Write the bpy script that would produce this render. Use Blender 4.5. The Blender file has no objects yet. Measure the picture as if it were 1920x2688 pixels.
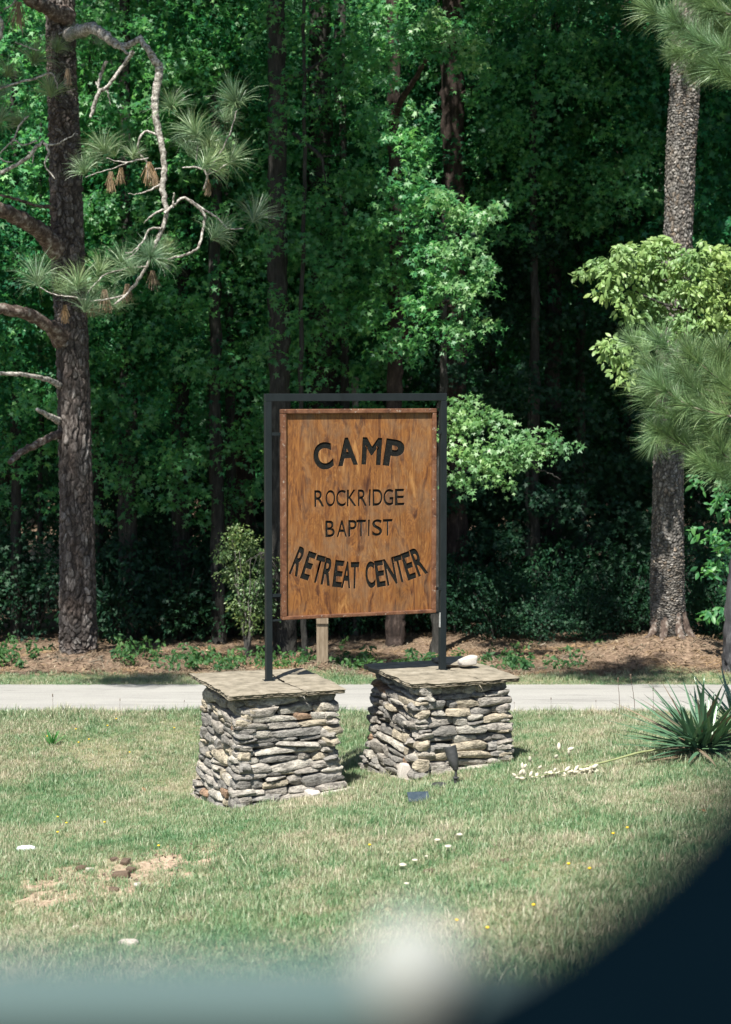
import bpy, bmesh, math, random
import numpy as np
from mathutils import Vector, Matrix, noise as mnoise

random.seed(7)
rng = np.random.default_rng(7)
PI = math.pi
scene = bpy.context.scene
C = scene.collection

# ------------------------------------------------------------------ camera, sky, sun, exposure
F = 4650.0
PITCH = math.radians(4.2)
cam_d = bpy.data.cameras.new('camera')
cam = bpy.data.objects.new('camera', cam_d)
C.objects.link(cam)
cam.location = (0, 0, 0)
cam.rotation_euler = (PI / 2 - PITCH, 0, 0)
cam_d.sensor_fit = 'VERTICAL'
cam_d.sensor_height = 36.0
cam_d.lens = F / 2688 * 36.0
cam_d.clip_start = 0.05
cam_d.clip_end = 400
cam_d.dof.use_dof = True
cam_d.dof.focus_distance = 14.9
cam_d.dof.aperture_fstop = 2.8
scene.camera = cam

SUN_EL = math.radians(57)
sh = Vector((-0.34, -0.94)).normalized()
SUN = Vector((sh.x * math.cos(SUN_EL), sh.y * math.cos(SUN_EL), math.sin(SUN_EL)))
world = bpy.data.worlds.new('World')
scene.world = world
world.use_nodes = True
wn = world.node_tree.nodes
wl = world.node_tree.links
wn.clear()
wo = wn.new('ShaderNodeOutputWorld')
wb = wn.new('ShaderNodeBackground')
ws = wn.new('ShaderNodeTexSky')
ws.sky_type = 'NISHITA'
ws.sun_disc = False
ws.sun_elevation = SUN_EL
ws.sun_rotation = math.atan2(sh.x, sh.y) % (2 * PI)
ws.ozone_density = 2.0
wb.inputs['Strength'].default_value = 0.06
wl.new(ws.outputs[0], wb.inputs[0])
wl.new(wb.outputs[0], wo.inputs[0])
sun_d = bpy.data.lights.new('sun', 'SUN')
sun_d.energy = 5.0
sun_d.angle = math.radians(0.55)
sun_d.color = (1.0, 0.955, 0.86)
sun_o = bpy.data.objects.new('sun', sun_d)
C.objects.link(sun_o)
sun_o.rotation_euler = (-SUN).to_track_quat('-Z', 'Y').to_euler()
scene.view_settings.view_transform = 'Standard'
scene.view_settings.look = 'None'
scene.view_settings.exposure = 1.08
scene.view_settings.gamma = 1.0
scene.view_settings.use_curve_mapping = False
scene.render.engine = 'CYCLES'
scene.cycles.max_bounces = 6
scene.cycles.diffuse_bounces = 3
scene.cycles.transmission_bounces = 4
scene.cycles.transparent_max_bounces = 4

# ------------------------------------------------------------------ helpers
cp, sp = math.cos(PITCH), math.sin(PITCH)


def ray(x, y):
    u = (x - 960) / F
    v = (1344 - y) / F
    return Vector((u, cp + v * sp, -sp + v * cp))


def P(x, y, Y):
    """point of the place seen at photo pixel x, y, standing Y metres away"""
    d = ray(x, y)
    return d * (Y / d.y)


def tag(o, label=None, cat=None, group=None, kind=None):
    if label: o['label'] = label
    if cat: o['category'] = cat
    if group: o['group'] = group
    if kind: o['kind'] = kind
    return o


def empty(name, loc, label=None, cat=None, group=None, rz=0.0):
    o = bpy.data.objects.new(name, None)
    o.empty_display_size = 0.2
    C.objects.link(o)
    o.location = loc
    o.rotation_euler = (0, 0, rz)
    return tag(o, label, cat, group)


def link(name, me, mat=None, parent=None, loc=None):
    o = bpy.data.objects.new(name, me)
    C.objects.link(o)
    if mat is not None and not me.materials:
        me.materials.append(mat)
    if parent: o.parent = parent
    if loc is not None: o.location = loc
    return o


def copy_tree(o, parent=None):
    c = o.copy()
    C.objects.link(c)
    c.parent = parent
    for ch in list(o.children):
        copy_tree(ch, c)
    return c


def np_mesh(name, verts, tris=None, quads=None, smooth=False):
    me = bpy.data.meshes.new(name)
    verts = np.asarray(verts, dtype=np.float32)
    me.vertices.add(len(verts))
    me.vertices.foreach_set('co', verts.ravel())
    loops = []; starts = []; n = 0
    if tris is not None and len(tris):
        t = np.asarray(tris, dtype=np.int32)
        loops.append(t.ravel()); starts.append(np.arange(len(t)) * 3); n += t.size
    if quads is not None and len(quads):
        q = np.asarray(quads, dtype=np.int32)
        loops.append(q.ravel()); starts.append(n + np.arange(len(q)) * 4); n += q.size
    loops = np.concatenate(loops).astype(np.int32)
    starts = np.concatenate(starts).astype(np.int32)
    me.loops.add(len(loops))
    me.loops.foreach_set('vertex_index', loops)
    me.polygons.add(len(starts))
    me.polygons.foreach_set('loop_start', starts)
    me.update(calc_edges=True)
    if smooth:
        me.polygons.foreach_set('use_smooth', np.ones(len(starts), dtype=bool))
    return me


def bm_mesh(name, bm, smooth=False):
    me = bpy.data.meshes.new(name)
    bmesh.ops.recalc_face_normals(bm, faces=bm.faces)
    bm.to_mesh(me)
    bm.free()
    if smooth:
        for p in me.polygons: p.use_smooth = True
    return me


def box(bm, x0, x1, y0, y1, z0, z1, bevel=0.0):
    r = bmesh.ops.create_cube(bm, size=1)
    vs = r['verts']
    for v in vs:
        v.co = Vector(((x0 + x1) / 2 + v.co.x * (x1 - x0), (y0 + y1) / 2 + v.co.y * (y1 - y0), (z0 + z1) / 2 + v.co.z * (z1 - z0)))
    if bevel:
        es = list({e for v in vs for e in v.link_edges})
        bmesh.ops.bevel(bm, geom=es, offset=bevel, segments=2, affect='EDGES', profile=0.6)


def smooth_path(pts, n):
    """Catmull-Rom through pts (k,m) -> n samples"""
    p = np.asarray(pts, float)
    if len(p) == 2:
        t = np.linspace(0, 1, n)[:, None]
        return p[0] * (1 - t) + p[1] * t
    q = np.vstack([2 * p[0] - p[1], p, 2 * p[-1] - p[-2]])
    out = []
    for tt in np.linspace(0, len(p) - 1 - 1e-6, n):
        i = int(tt); t = tt - i
        a, b, c, d = q[i], q[i + 1], q[i + 2], q[i + 3]
        out.append(0.5 * ((2 * b) + (c - a) * t + (2 * a - 5 * b + 4 * c - d) * t * t + (3 * b - a - 3 * c + d) * t ** 3))
    return np.array(out)


class Mesh:
    def __init__(s):
        s.v = []; s.t = []; s.q = []; s.n = 0

    def add(s, v, t=None, q=None):
        v = np.asarray(v, float)
        s.v.append(v)
        if t is not None: s.t.append(np.asarray(t, int) + s.n)
        if q is not None: s.q.append(np.asarray(q, int) + s.n)
        s.n += len(v)

    def tube(s, pts, radii, seg=8, n=None, wob=0.0):
        n = n or max(4, len(pts) * 5)
        pr = smooth_path(np.hstack([np.asarray([tuple(p) for p in pts]), np.asarray(radii, float)[:, None]]), n)
        path, rad = pr[:, :3], np.maximum(pr[:, 3], 0.0008)
        if wob:
            w = rng.normal(size=(n, 3)); w = (w + np.roll(w, 1, 0)) * 0.5
            w[0] = 0
            path = path + w * wob
        tan = np.gradient(path, axis=0)
        tan /= np.linalg.norm(tan, axis=1)[:, None] + 1e-9
        ref = np.array([0.31, 0.95, 0.1]) if abs(tan[0][1]) < 0.8 else np.array([1, 0, 0.1])
        rings = []
        a = np.linspace(0, 2 * PI, seg, endpoint=False)
        for i in range(n):
            u = ref - tan[i] * ref.dot(tan[i]); u /= np.linalg.norm(u)
            w = np.cross(tan[i], u); ref = u
            r = rad[i] * (1 + 0.10 * rng.normal(size=(seg, 1)) * (1 if rad[i] > 0.012 else 0.3))
            rings.append(path[i] + r * (np.cos(a)[:, None] * u + np.sin(a)[:, None] * w))
        V = np.vstack(rings + [path[-1:]])
        q = []
        j = np.arange(seg); k = (j + 1) % seg
        for i in range(n - 1):
            q.append(np.stack([i * seg + j, i * seg + k, (i + 1) * seg + k, (i + 1) * seg + j], 1))
        t = np.stack([(n - 1) * seg + j, (n - 1) * seg + k, np.full(seg, n * seg)], 1)
        s.add(V, t, np.vstack(q))
        return path

    def build(s, name, smooth=True):
        return np_mesh(name, np.vstack(s.v), np.vstack(s.t) if s.t else None, np.vstack(s.q) if s.q else None, smooth)


# ------------------------------------------------------------------ materials
def mat(name):
    m = bpy.data.materials.new(name)
    m.use_nodes = True
    nt = m.node_tree
    nt.nodes.clear()
    return m, nt, nt.nodes, nt.links


def nd(nt, t, **kw):
    n = nt.nodes.new(t)
    for k, v in kw.items():
        if k in n.inputs.keys():
            n.inputs[k].default_value = v
        else:
            setattr(n, k, v)
    return n


def ramp(nt, fac, stops, interp='LINEAR'):
    r = nt.nodes.new('ShaderNodeValToRGB')
    r.color_ramp.interpolation = interp
    els = r.color_ramp.elements
    while len(els) < len(stops): els.new(0.5)
    for e, (p, c) in zip(els, stops):
        e.position = p
        e.color = (*c, 1) if len(c) == 3 else c
    nt.links.new(fac, r.inputs[0])
    return r.outputs[0]


def mixc(nt, fac, a, b, mode='MIX'):
    m = nt.nodes.new('ShaderNodeMix')
    m.data_type = 'RGBA'
    m.blend_type = mode
    for s, v in ((0, fac), (6, a), (7, b)):
        if hasattr(v, 'is_linked') or hasattr(v, 'links'):
            nt.links.new(v, m.inputs[s])
        else:
            m.inputs[s].default_value = v if s == 0 else (*v, 1)
    return m.outputs[2]


def noise_tex(nt, scale, detail=4, rough=0.6, coord=None, sc=None, dist=0.0):
    n = nt.nodes.new('ShaderNodeTexNoise')
    n.inputs['Scale'].default_value = scale
    n.inputs['Detail'].default_value = detail
    n.inputs['Roughness'].default_value = rough
    n.inputs['Distortion'].default_value = dist
    if coord is not None:
        if sc:
            mp = nt.nodes.new('ShaderNodeMapping')
            mp.inputs['Scale'].default_value = sc
            nt.links.new(coord, mp.inputs[0])
            coord = mp.outputs[0]
        nt.links.new(coord, n.inputs['Vector'])
    return n


def world_pos(nt):
    return nt.nodes.new('ShaderNodeNewGeometry').outputs['Position']


def obj_co(nt):
    return nt.nodes.new('ShaderNodeTexCoord').outputs['Object']


def pbsdf(nt, color, rough=0.8, bump=None, bstr=0.3, bdist=0.01, spec=0.3, metal=0.0):
    b = nt.nodes.new('ShaderNodeBsdfPrincipled')
    if hasattr(color, 'links'): nt.links.new(color, b.inputs['Base Color'])
    else: b.inputs['Base Color'].default_value = (*color, 1)
    b.inputs['Roughness'].default_value = rough
    b.inputs['Specular IOR Level'].default_value = spec
    b.inputs['Metallic'].default_value = metal
    if bump is not None:
        bn = nt.nodes.new('ShaderNodeBump')
        bn.inputs['Strength'].default_value = bstr
        bn.inputs['Distance'].default_value = bdist
        nt.links.new(bump, bn.inputs['Height'])
        nt.links.new(bn.outputs[0], b.inputs['Normal'])
    o = nt.nodes.new('ShaderNodeOutputMaterial')
    nt.links.new(b.outputs[0], o.inputs[0])
    return b


def leaf_material(name, cols, trans=(0.25, 0.42, 0.08), tf=0.35, gloss=0.10, grough=0.38):
    m, nt, N, L = mat(name)
    g = N.new('ShaderNodeNewGeometry')
    oi = N.new('ShaderNodeObjectInfo')
    col = ramp(nt, g.outputs['Random Per Island'], [(i / (len(cols) - 1), c) for i, c in enumerate(cols)])
    wpn = noise_tex(nt, 1.3, 3, 0.6, world_pos(nt))
    tone = ramp(nt, wpn.outputs[0], [(0.34, (0.72, 0.84, 0.95)), (0.5, (1.0, 1.0, 1.0)), (0.66, (1.28, 1.14, 0.92))])
    col = mixc(nt, 1.0, col, tone, 'MULTIPLY')
    hs = N.new('ShaderNodeHueSaturation')
    mr = N.new('ShaderNodeMapRange')
    mr.inputs['To Min'].default_value = 0.75
    mr.inputs['To Max'].default_value = 1.2
    L.new(oi.outputs['Random'], mr.inputs['Value'])
    L.new(mr.outputs[0], hs.inputs['Value'])
    L.new(col, hs.inputs['Color'])
    col = hs.outputs[0]
    d = N.new('ShaderNodeBsdfDiffuse'); L.new(col, d.inputs['Color'])
    t = N.new('ShaderNodeBsdfTranslucent')
    tc = mixc(nt, 0.55, col, trans)
    L.new(tc, t.inputs['Color'])
    mx = N.new('ShaderNodeMixShader'); mx.inputs[0].default_value = tf
    L.new(d.outputs[0], mx.inputs[1]); L.new(t.outputs[0], mx.inputs[2])
    gl = N.new('ShaderNodeBsdfGlossy'); gl.inputs['Roughness'].default_value = grough
    gl.inputs['Color'].default_value = (0.9, 0.95, 0.9, 1)
    m2 = N.new('ShaderNodeMixShader'); m2.inputs[0].default_value = gloss
    L.new(mx.outputs[0], m2.inputs[1]); L.new(gl.outputs[0], m2.inputs[2])
    o = N.new('ShaderNodeOutputMaterial'); L.new(m2.outputs[0], o.inputs[0])
    return m


M = {}
M['sweetgum_leaf'] = leaf_material('sweetgum_leaf', [(0.034, 0.175, 0.070), (0.062, 0.245, 0.078), (0.13, 0.34, 0.085), (0.042, 0.20, 0.086)], trans=(0.16, 0.58, 0.12), tf=0.45, gloss=0.04, grough=0.5)
M['painted_shade_leaf'] = leaf_material('painted_shade_leaf', [(0.006, 0.036, 0.022), (0.012, 0.055, 0.028), (0.020, 0.072, 0.030)], trans=(0.03, 0.14, 0.04), tf=0.3, gloss=0.02, grough=0.6)  # darkened leaf copy: the deep shade of the understorey is put into the colour
M['painted_sunlit_leaf'] = leaf_material('painted_sunlit_leaf', [(0.09, 0.24, 0.085), (0.14, 0.31, 0.10), (0.20, 0.38, 0.13), (0.10, 0.26, 0.10)], trans=(0.24, 0.54, 0.14), tf=0.42, gloss=0.05, grough=0.5)  # lighter leaf copy: sunlight on rim and low bough is put into the colour
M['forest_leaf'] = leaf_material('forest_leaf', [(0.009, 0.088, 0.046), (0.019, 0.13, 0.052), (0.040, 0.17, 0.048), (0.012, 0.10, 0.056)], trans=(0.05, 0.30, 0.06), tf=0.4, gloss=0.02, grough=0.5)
M['dogwood_leaf'] = leaf_material('dogwood_leaf', [(0.15, 0.27, 0.09), (0.21, 0.35, 0.12), (0.28, 0.42, 0.16), (0.13, 0.24, 0.08)], trans=(0.36, 0.52, 0.14), tf=0.4, gloss=0.04, grough=0.5)
M['shrub_leaf'] = leaf_material('shrub_leaf', [(0.06, 0.13, 0.045), (0.11, 0.18, 0.06), (0.17, 0.23, 0.085)], trans=(0.2, 0.30, 0.10), gloss=0.03)
M['needle'] = leaf_material('needle', [(0.09, 0.175, 0.085), (0.15, 0.255, 0.12), (0.25, 0.34, 0.18), (0.11, 0.20, 0.10)], trans=(0.15, 0.25, 0.08), tf=0.2, gloss=0.08, grough=0.45)
M['needle_young'] = leaf_material('needle_young', [(0.10, 0.19, 0.08), (0.17, 0.28, 0.11), (0.28, 0.38, 0.17)], trans=(0.16, 0.27, 0.08), tf=0.3, gloss=0.05, grough=0.5)
M['dead_needle'] = leaf_material('dead_needle', [(0.17, 0.12, 0.075), (0.25, 0.18, 0.115), (0.33, 0.26, 0.18)], trans=(0.3, 0.18, 0.08), tf=0.15, gloss=0.03)
M['weed_leaf'] = leaf_material('weed_leaf', [(0.02, 0.08, 0.025), (0.04, 0.12, 0.032), (0.07, 0.15, 0.042)], trans=(0.10, 0.25, 0.05), gloss=0.02, grough=0.6)
M['yucca_leaf'] = leaf_material('yucca_leaf', [(0.035, 0.11, 0.075), (0.06, 0.15, 0.09), (0.10, 0.19, 0.10), (0.15, 0.17, 0.06)], trans=(0.10, 0.20, 0.06), tf=0.12, gloss=0.10, grough=0.35)
M['straw_leaf'] = leaf_material('straw_leaf', [(0.13, 0.095, 0.065), (0.24, 0.18, 0.125), (0.09, 0.065, 0.045)], trans=(0.3, 0.2, 0.1), tf=0.1, gloss=0.03)


def m_grass():
    m, nt, N, L = mat('grass_blade')
    pos = world_pos(nt)
    big = noise_tex(nt, 0.75, 5, 0.72, pos)
    fine = noise_tex(nt, 5.0, 3, 0.6, pos)
    oi = N.new('ShaderNodeObjectInfo')
    g = N.new('ShaderNodeNewGeometry')
    a = N.new('ShaderNodeMath'); a.operation = 'MULTIPLY_ADD'
    L.new(fine.outputs[0], a.inputs[0]); a.inputs[1].default_value = 0.45; L.new(big.outputs[0], a.inputs[2])
    b = N.new('ShaderNodeMath'); b.operation = 'MULTIPLY_ADD'
    L.new(g.outputs['Random Per Island'], b.inputs[0]); b.inputs[1].default_value = 0.34; L.new(a.outputs[0], b.inputs[2])
    c = N.new('ShaderNodeMath'); c.operation = 'MULTIPLY_ADD'
    L.new(oi.outputs['Random'], c.inputs[0]); c.inputs[1].default_value = 0.26; L.new(b.outputs[0], c.inputs[2])
    col = ramp(nt, c.outputs[0], [(0.70, (0.09, 0.23, 0.09)), (0.88, (0.19, 0.31, 0.145)), (1.02, (0.35, 0.37, 0.225)), (1.0, (0.53, 0.47, 0.345))])
    # ramp input rescaled to 0..1
    rr = [n for n in N if n.bl_idname == 'ShaderNodeValToRGB'][-1]
    mr = N.new('ShaderNodeMapRange')
    mr.inputs['From Min'].default_value = 0.74
    mr.inputs['From Max'].default_value = 1.38
    L.new(c.outputs[0], mr.inputs['Value']); L.new(mr.outputs[0], rr.inputs[0])
    for e, p in zip(rr.color_ramp.elements, (0.15, 0.42, 0.68, 0.92)): e.position = p
    d = N.new('ShaderNodeBsdfDiffuse'); L.new(col, d.inputs['Color'])
    t = N.new('ShaderNodeBsdfTranslucent'); L.new(col, t.inputs['Color'])
    mx = N.new('ShaderNodeMixShader'); mx.inputs[0].default_value = 0.4
    L.new(d.outputs[0], mx.inputs[1]); L.new(t.outputs[0], mx.inputs[2])
    gl = N.new('ShaderNodeBsdfGlossy'); gl.inputs['Roughness'].default_value = 0.5
    m2 = N.new('ShaderNodeMixShader'); m2.inputs[0].default_value = 0.05
    L.new(mx.outputs[0], m2.inputs[1]); L.new(gl.outputs[0], m2.inputs[2])
    o = N.new('ShaderNodeOutputMaterial'); L.new(m2.outputs[0], o.inputs[0])
    return m


M['grass'] = m_grass()


def m_ground():
    m, nt, N, L = mat('lawn_soil')
    pos = world_pos(nt)
    big = noise_tex(nt, 0.9, 5, 0.6, pos)
    fine = noise_tex(nt, 26, 4, 0.7, pos)
    base = ramp(nt, fine.outputs[0], [(0.30, (0.12, 0.105, 0.06)), (0.5, (0.24, 0.21, 0.13)), (0.72, (0.36, 0.31, 0.21))])
    green = ramp(nt, big.outputs[0], [(0.40, (0, 0, 0)), (0.6, (1, 1, 1))])
    col = mixc(nt, green, mixc(nt, 0.55, base, (0.09, 0.15, 0.06)), base)
    # bare reddish clay from the attribute painted round the eroded patch
    at = N.new('ShaderNodeAttribute'); at.attribute_name = 'bare'
    clay = ramp(nt, fine.outputs[0], [(0.3, (0.16, 0.11, 0.08)), (0.5, (0.36, 0.27, 0.20)), (0.7, (0.46, 0.37, 0.29))])
    col = mixc(nt, at.outputs['Fac'], col, clay)
    at2 = N.new('ShaderNodeAttribute'); at2.attribute_name = 'straw'
    f2 = noise_tex(nt, 18, 5, 0.75, pos)
    straw = ramp(nt, f2.outputs[0], [(0.3, (0.06, 0.042, 0.031)), (0.5, (0.17, 0.12, 0.086)), (0.7, (0.31, 0.235, 0.175))])
    col = mixc(nt, at2.outputs['Fac'], col, straw)
    pbsdf(nt, col, 0.95, fine.outputs[0], 0.6, 0.02, 0.1)
    return m


M['ground'] = m_ground()


def m_road():
    m, nt, N, L = mat('road_chippings')
    pos = world_pos(nt)
    a = noise_tex(nt, 1.2, 5, 0.6, pos, (0.35, 1.4, 1))
    f = noise_tex(nt, 70, 3, 0.7, pos)
    c = ramp(nt, a.outputs[0], [(0.35, (0.25, 0.245, 0.235)), (0.65, (0.32, 0.315, 0.30))])
    c = mixc(nt, 0.5, c, ramp(nt, f.outputs[0], [(0.3, (0.20, 0.195, 0.185)), (0.6, (0.36, 0.355, 0.34))]))
    st_ = noise_tex(nt, 2.2, 6, 0.75, pos, (0.3, 2.2, 1), 0.8)
    c = mixc(nt, 0.8, c, ramp(nt, st_.outputs[0], [(0.36, (0.72, 0.72, 0.72)), (0.48, (1, 1, 1)), (0.7, (1.1, 1.1, 1.08))]), 'MULTIPLY')
    pbsdf(nt, c, 0.9, f.outputs[0], 0.4, 0.005, 0.2)
    return m


M['road'] = m_road()


def m_stone(name='field_stone', warm=0.0):
    m, nt, N, L = mat(name)
    oc = obj_co(nt)
    oi = N.new('ShaderNodeObjectInfo')
    add = N.new('ShaderNodeVectorMath'); add.operation = 'ADD'
    cmb = N.new('ShaderNodeCombineXYZ')
    mul = N.new('ShaderNodeMath'); mul.operation = 'MULTIPLY'; mul.inputs[1].default_value = 37.0
    L.new(oi.outputs['Random'], mul.inputs[0]); L.new(mul.outputs[0], cmb.inputs[0])
    wp = world_pos(nt)
    L.new(wp, add.inputs[0]); L.new(cmb.outputs[0], add.inputs[1])
    n1 = noise_tex(nt, 14, 5, 0.65, add.outputs[0], (1, 1, 2.2))
    n2 = noise_tex(nt, 60, 4, 0.7, add.outputs[0])
    tone = ramp(nt, oi.outputs['Random'], [(0.0, (0.17, 0.165, 0.16)), (0.15, (0.30, 0.285, 0.268)), (0.32, (0.25, 0.235, 0.22)), (0.5, (0.34, 0.325, 0.30)), (0.66, (0.21, 0.205, 0.20)), (0.80, (0.33, 0.295, 0.24)), (0.95, (0.24, 0.165, 0.12)), (0.98, (0.40, 0.37, 0.33))], 'CONSTANT')
    blot = ramp(nt, n1.outputs[0], [(0.34, (0.52, 0.50, 0.48)), (0.5, (1.1, 1.08, 1.04)), (0.66, (1.6, 1.55, 1.45))])
    c = mixc(nt, 1.0, tone, blot, 'MULTIPLY')
    spk = ramp(nt, n2.outputs[0], [(0.32, (0.6, 0.6, 0.6)), (0.55, (1.08, 1.08, 1.08))])
    c = mixc(nt, 0.7, c, spk, 'MULTIPLY')
    ht = N.new('ShaderNodeMath'); ht.operation = 'MULTIPLY_ADD'; ht.inputs[1].default_value = 0.4
    L.new(n2.outputs[0], ht.inputs[0]); L.new(n1.outputs[0], ht.inputs[2])
    pbsdf(nt, c, 0.9, ht.outputs[0], 1.0, 0.03, 0.2)
    return m


M['stone'] = m_stone()


def m_simple(name, stops, scale=10, rough=0.85, sc=None, bstr=0.4, bdist=0.01, spec=0.25, detail=5, dist=0.0, metal=0.0, local=True):
    m, nt, N, L = mat(name)
    co = obj_co(nt) if local else world_pos(nt)
    n = noise_tex(nt, scale, detail, 0.65, co, sc, dist)
    c = ramp(nt, n.outputs[0], stops)
    pbsdf(nt, c, rough, n.outputs[0], bstr, bdist, spec, metal)
    return m


M['mortar'] = m_simple('mortar_core', [(0.3, (0.03, 0.028, 0.025)), (0.7, (0.07, 0.065, 0.06))], 30)
M['cap'] = m_simple('flagstone', [(0.30, (0.11, 0.098, 0.075)), (0.42, (0.19, 0.168, 0.13)), (0.55, (0.25, 0.22, 0.172)), (0.72, (0.33, 0.30, 0.245))], 9, 0.9, (1, 1, 2), 1.0, 0.02, detail=8)
M['pale_stone'] = m_simple('pale_stone', [(0.3, (0.36, 0.33, 0.30)), (0.7, (0.55, 0.51, 0.47))], 20)
M['black_metal'] = m_simple('black_metal', [(0.3, (0.005, 0.009, 0.011)), (0.7, (0.010, 0.015, 0.018))], 14, 0.55, (1, 1, 0.4), 0.06, 0.002, 0.3)
M['bright_metal'] = m_simple('worn_metal', [(0.3, (0.3, 0.3, 0.3)), (0.7, (0.6, 0.6, 0.6))], 60, 0.5, metal=0.4)
M['letter_black'] = m_simple('letter_black', [(0.3, (0.004, 0.005, 0.005)), (0.62, (0.010, 0.011, 0.010)), (0.75, (0.05, 0.05, 0.045))], 60, 0.8, spec=0.15)
M['mound_dirt'] = M['ground']
M['lamp_black'] = m_simple('lamp_plastic', [(0.3, (0.030, 0.031, 0.033)), (0.7, (0.055, 0.056, 0.058))], 30, 0.5, spec=0.4)
M['panel_dark'] = m_simple('panel_dark', [(0.3, (0.02, 0.035, 0.05)), (0.7, (0.05, 0.07, 0.09))], 30, 0.35, spec=0.5)
M['post_wood'] = m_simple('post_wood', [(0.3, (0.12, 0.09, 0.06)), (0.5, (0.18, 0.14, 0.10)), (0.7, (0.26, 0.21, 0.155))], 9, 0.85, (5, 5, 0.5), 0.4, 0.004)
M['branch'] = m_simple('lichen_branch', [(0.36, (0.09, 0.08, 0.07)), (0.50, (0.27, 0.25, 0.225)), (0.64, (0.52, 0.50, 0.47))], 30, 0.9, None, 0.6, 0.01, local=False)
M['limb'] = m_simple('pine_limb', [(0.36, (0.045, 0.032, 0.028)), (0.52, (0.115, 0.085, 0.070)), (0.66, (0.30, 0.27, 0.245))], 16, 0.9, (1, 1, 1), 0.8, 0.02, local=False)
M['forest_bark'] = m_simple('forest_bark', [(0.3, (0.014, 0.014, 0.013)), (0.55, (0.038, 0.037, 0.034)), (0.72, (0.085, 0.082, 0.076))], 9, 0.9, (2.2, 2.2, 0.5), 0.9, 0.03, local=False)
M['red_bark'] = m_simple('red_bark', [(0.3, (0.016, 0.012, 0.011)), (0.55, (0.040, 0.029, 0.025)), (0.72, (0.10, 0.075, 0.064))], 9, 0.9, (2.2, 2.2, 0.6), 0.9, 0.03, local=False)
M['pale_bark'] = m_simple('pale_bark', [(0.3, (0.07, 0.065, 0.06)), (0.6, (0.19, 0.18, 0.16))], 9, 0.9, (2.2, 2.2, 0.9), 0.9, 0.03, local=False)
M['shaft'] = m_simple('weathered_timber', [(0.3, (0.035, 0.035, 0.04)), (0.55, (0.06, 0.06, 0.065)), (0.72, (0.16, 0.16, 0.17))], 7, 0.8, (4, 4, 0.5), 0.4, 0.006)
M['car_grey'] = m_simple('car_trim', [(0.3, (0.075, 0.115, 0.115)), (0.7, (0.085, 0.125, 0.125))], 3, 0.7, bstr=0.02, spec=0.1)
M['car_dark'] = m_simple('car_dark_trim', [(0.3, (0.0008, 0.0030, 0.0055)), (0.7, (0.0012, 0.0038, 0.0065))], 3, 0.95, bstr=0.02, spec=0.0)
M['glint_pale'] = m_simple('sill_glint', [(0.3, (0.27, 0.285, 0.275)), (0.7, (0.30, 0.315, 0.30))], 3, 0.6, bstr=0.02, spec=0.1)
M['petal_white'] = m_simple('white_petal', [(0.3, (0.42, 0.39, 0.30)), (0.7, (0.56, 0.53, 0.43))], 30, 0.7, bstr=0.1)
M['petal_yellow'] = m_simple('yellow_petal', [(0.3, (0.65, 0.42, 0.02)), (0.7, (0.75, 0.5, 0.04))], 30, 0.7, bstr=0.1)
M['litter_white'] = m_simple('litter_white', [(0.3, (0.6, 0.66, 0.7)), (0.7, (0.8, 0.82, 0.84))], 30, 0.5, bstr=0.1)
M['clod'] = m_simple('clod', [(0.3, (0.05, 0.035, 0.028)), (0.7, (0.17, 0.125, 0.09))], 30, 0.95)
M['pale_clod'] = m_simple('pale_clod', [(0.3, (0.36, 0.31, 0.28)), (0.7, (0.5, 0.45, 0.4))], 30, 0.95)
M['dead_leaf'] = m_simple('dead_leaf', [(0.3, (0.22, 0.10, 0.05)), (0.7, (0.35, 0.18, 0.09))], 30, 0.8)
M['stalk'] = m_simple('stalk', [(0.3, (0.17, 0.20, 0.09)), (0.7, (0.28, 0.30, 0.15))], 30, 0.7)
M['hill'] = m_simple('wooded_hill', [(0.35, (0.010, 0.030, 0.016)), (0.7, (0.03, 0.075, 0.03))], 0.6, 1.0, local=False)


def m_board():
    m, nt, N, L = mat('stained_plywood')
    oc = obj_co(nt)
    # cathedral grain: stretched, distorted
    g = noise_tex(nt, 5.5, 6, 0.62, oc, (2.3, 1, 0.55), 1.1)
    g2 = noise_tex(nt, 22, 6, 0.72, oc, (3.4, 1, 0.16), 0.6)
    blot = noise_tex(nt, 3.2, 5, 0.7, oc, (1.3, 1, 0.8), 0.4)
    c = ramp(nt, g.outputs[0], [(0.32, (0.050, 0.018, 0.009)), (0.42, (0.13, 0.050, 0.017)), (0.49, (0.235, 0.100, 0.028)), (0.55, (0.145, 0.056, 0.018)), (0.60, (0.20, 0.085, 0.025)), (0.70, (0.32, 0.16, 0.055))])
    c2 = ramp(nt, g2.outputs[0], [(0.32, (0.45, 0.40, 0.38)), (0.5, (1, 1, 1)), (0.68, (1.25, 1.25, 1.2))])
    c = mixc(nt, 0.75, c, c2, 'MULTIPLY')
    grey = ramp(nt, blot.outputs[0], [(0.48, (0, 0, 0)), (0.66, (0.5, 0.5, 0.5))])
    c = mixc(nt, grey, c, (0.19, 0.125, 0.075))
    dark = ramp(nt, noise_tex(nt, 2.4, 4, 0.6, oc, (2, 1, 0.7)).outputs[0], [(0.30, (0.55, 0.52, 0.5)), (0.48, (1, 1, 1))])
    c = mixc(nt, 0.8, c, dark, 'MULTIPLY')
    sc_ = ramp(nt, noise_tex(nt, 34, 6, 0.8, oc, (1.6, 1, 0.35)).outputs[0], [(0.62, (0, 0, 0)), (0.70, (0.55, 0.55, 0.55))])
    c = mixc(nt, sc_, c, (0.36, 0.27, 0.19))
    pbsdf(nt, c, 0.62, g2.outputs[0], 0.25, 0.003, 0.3)
    return m


M['board'] = m_board()


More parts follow.
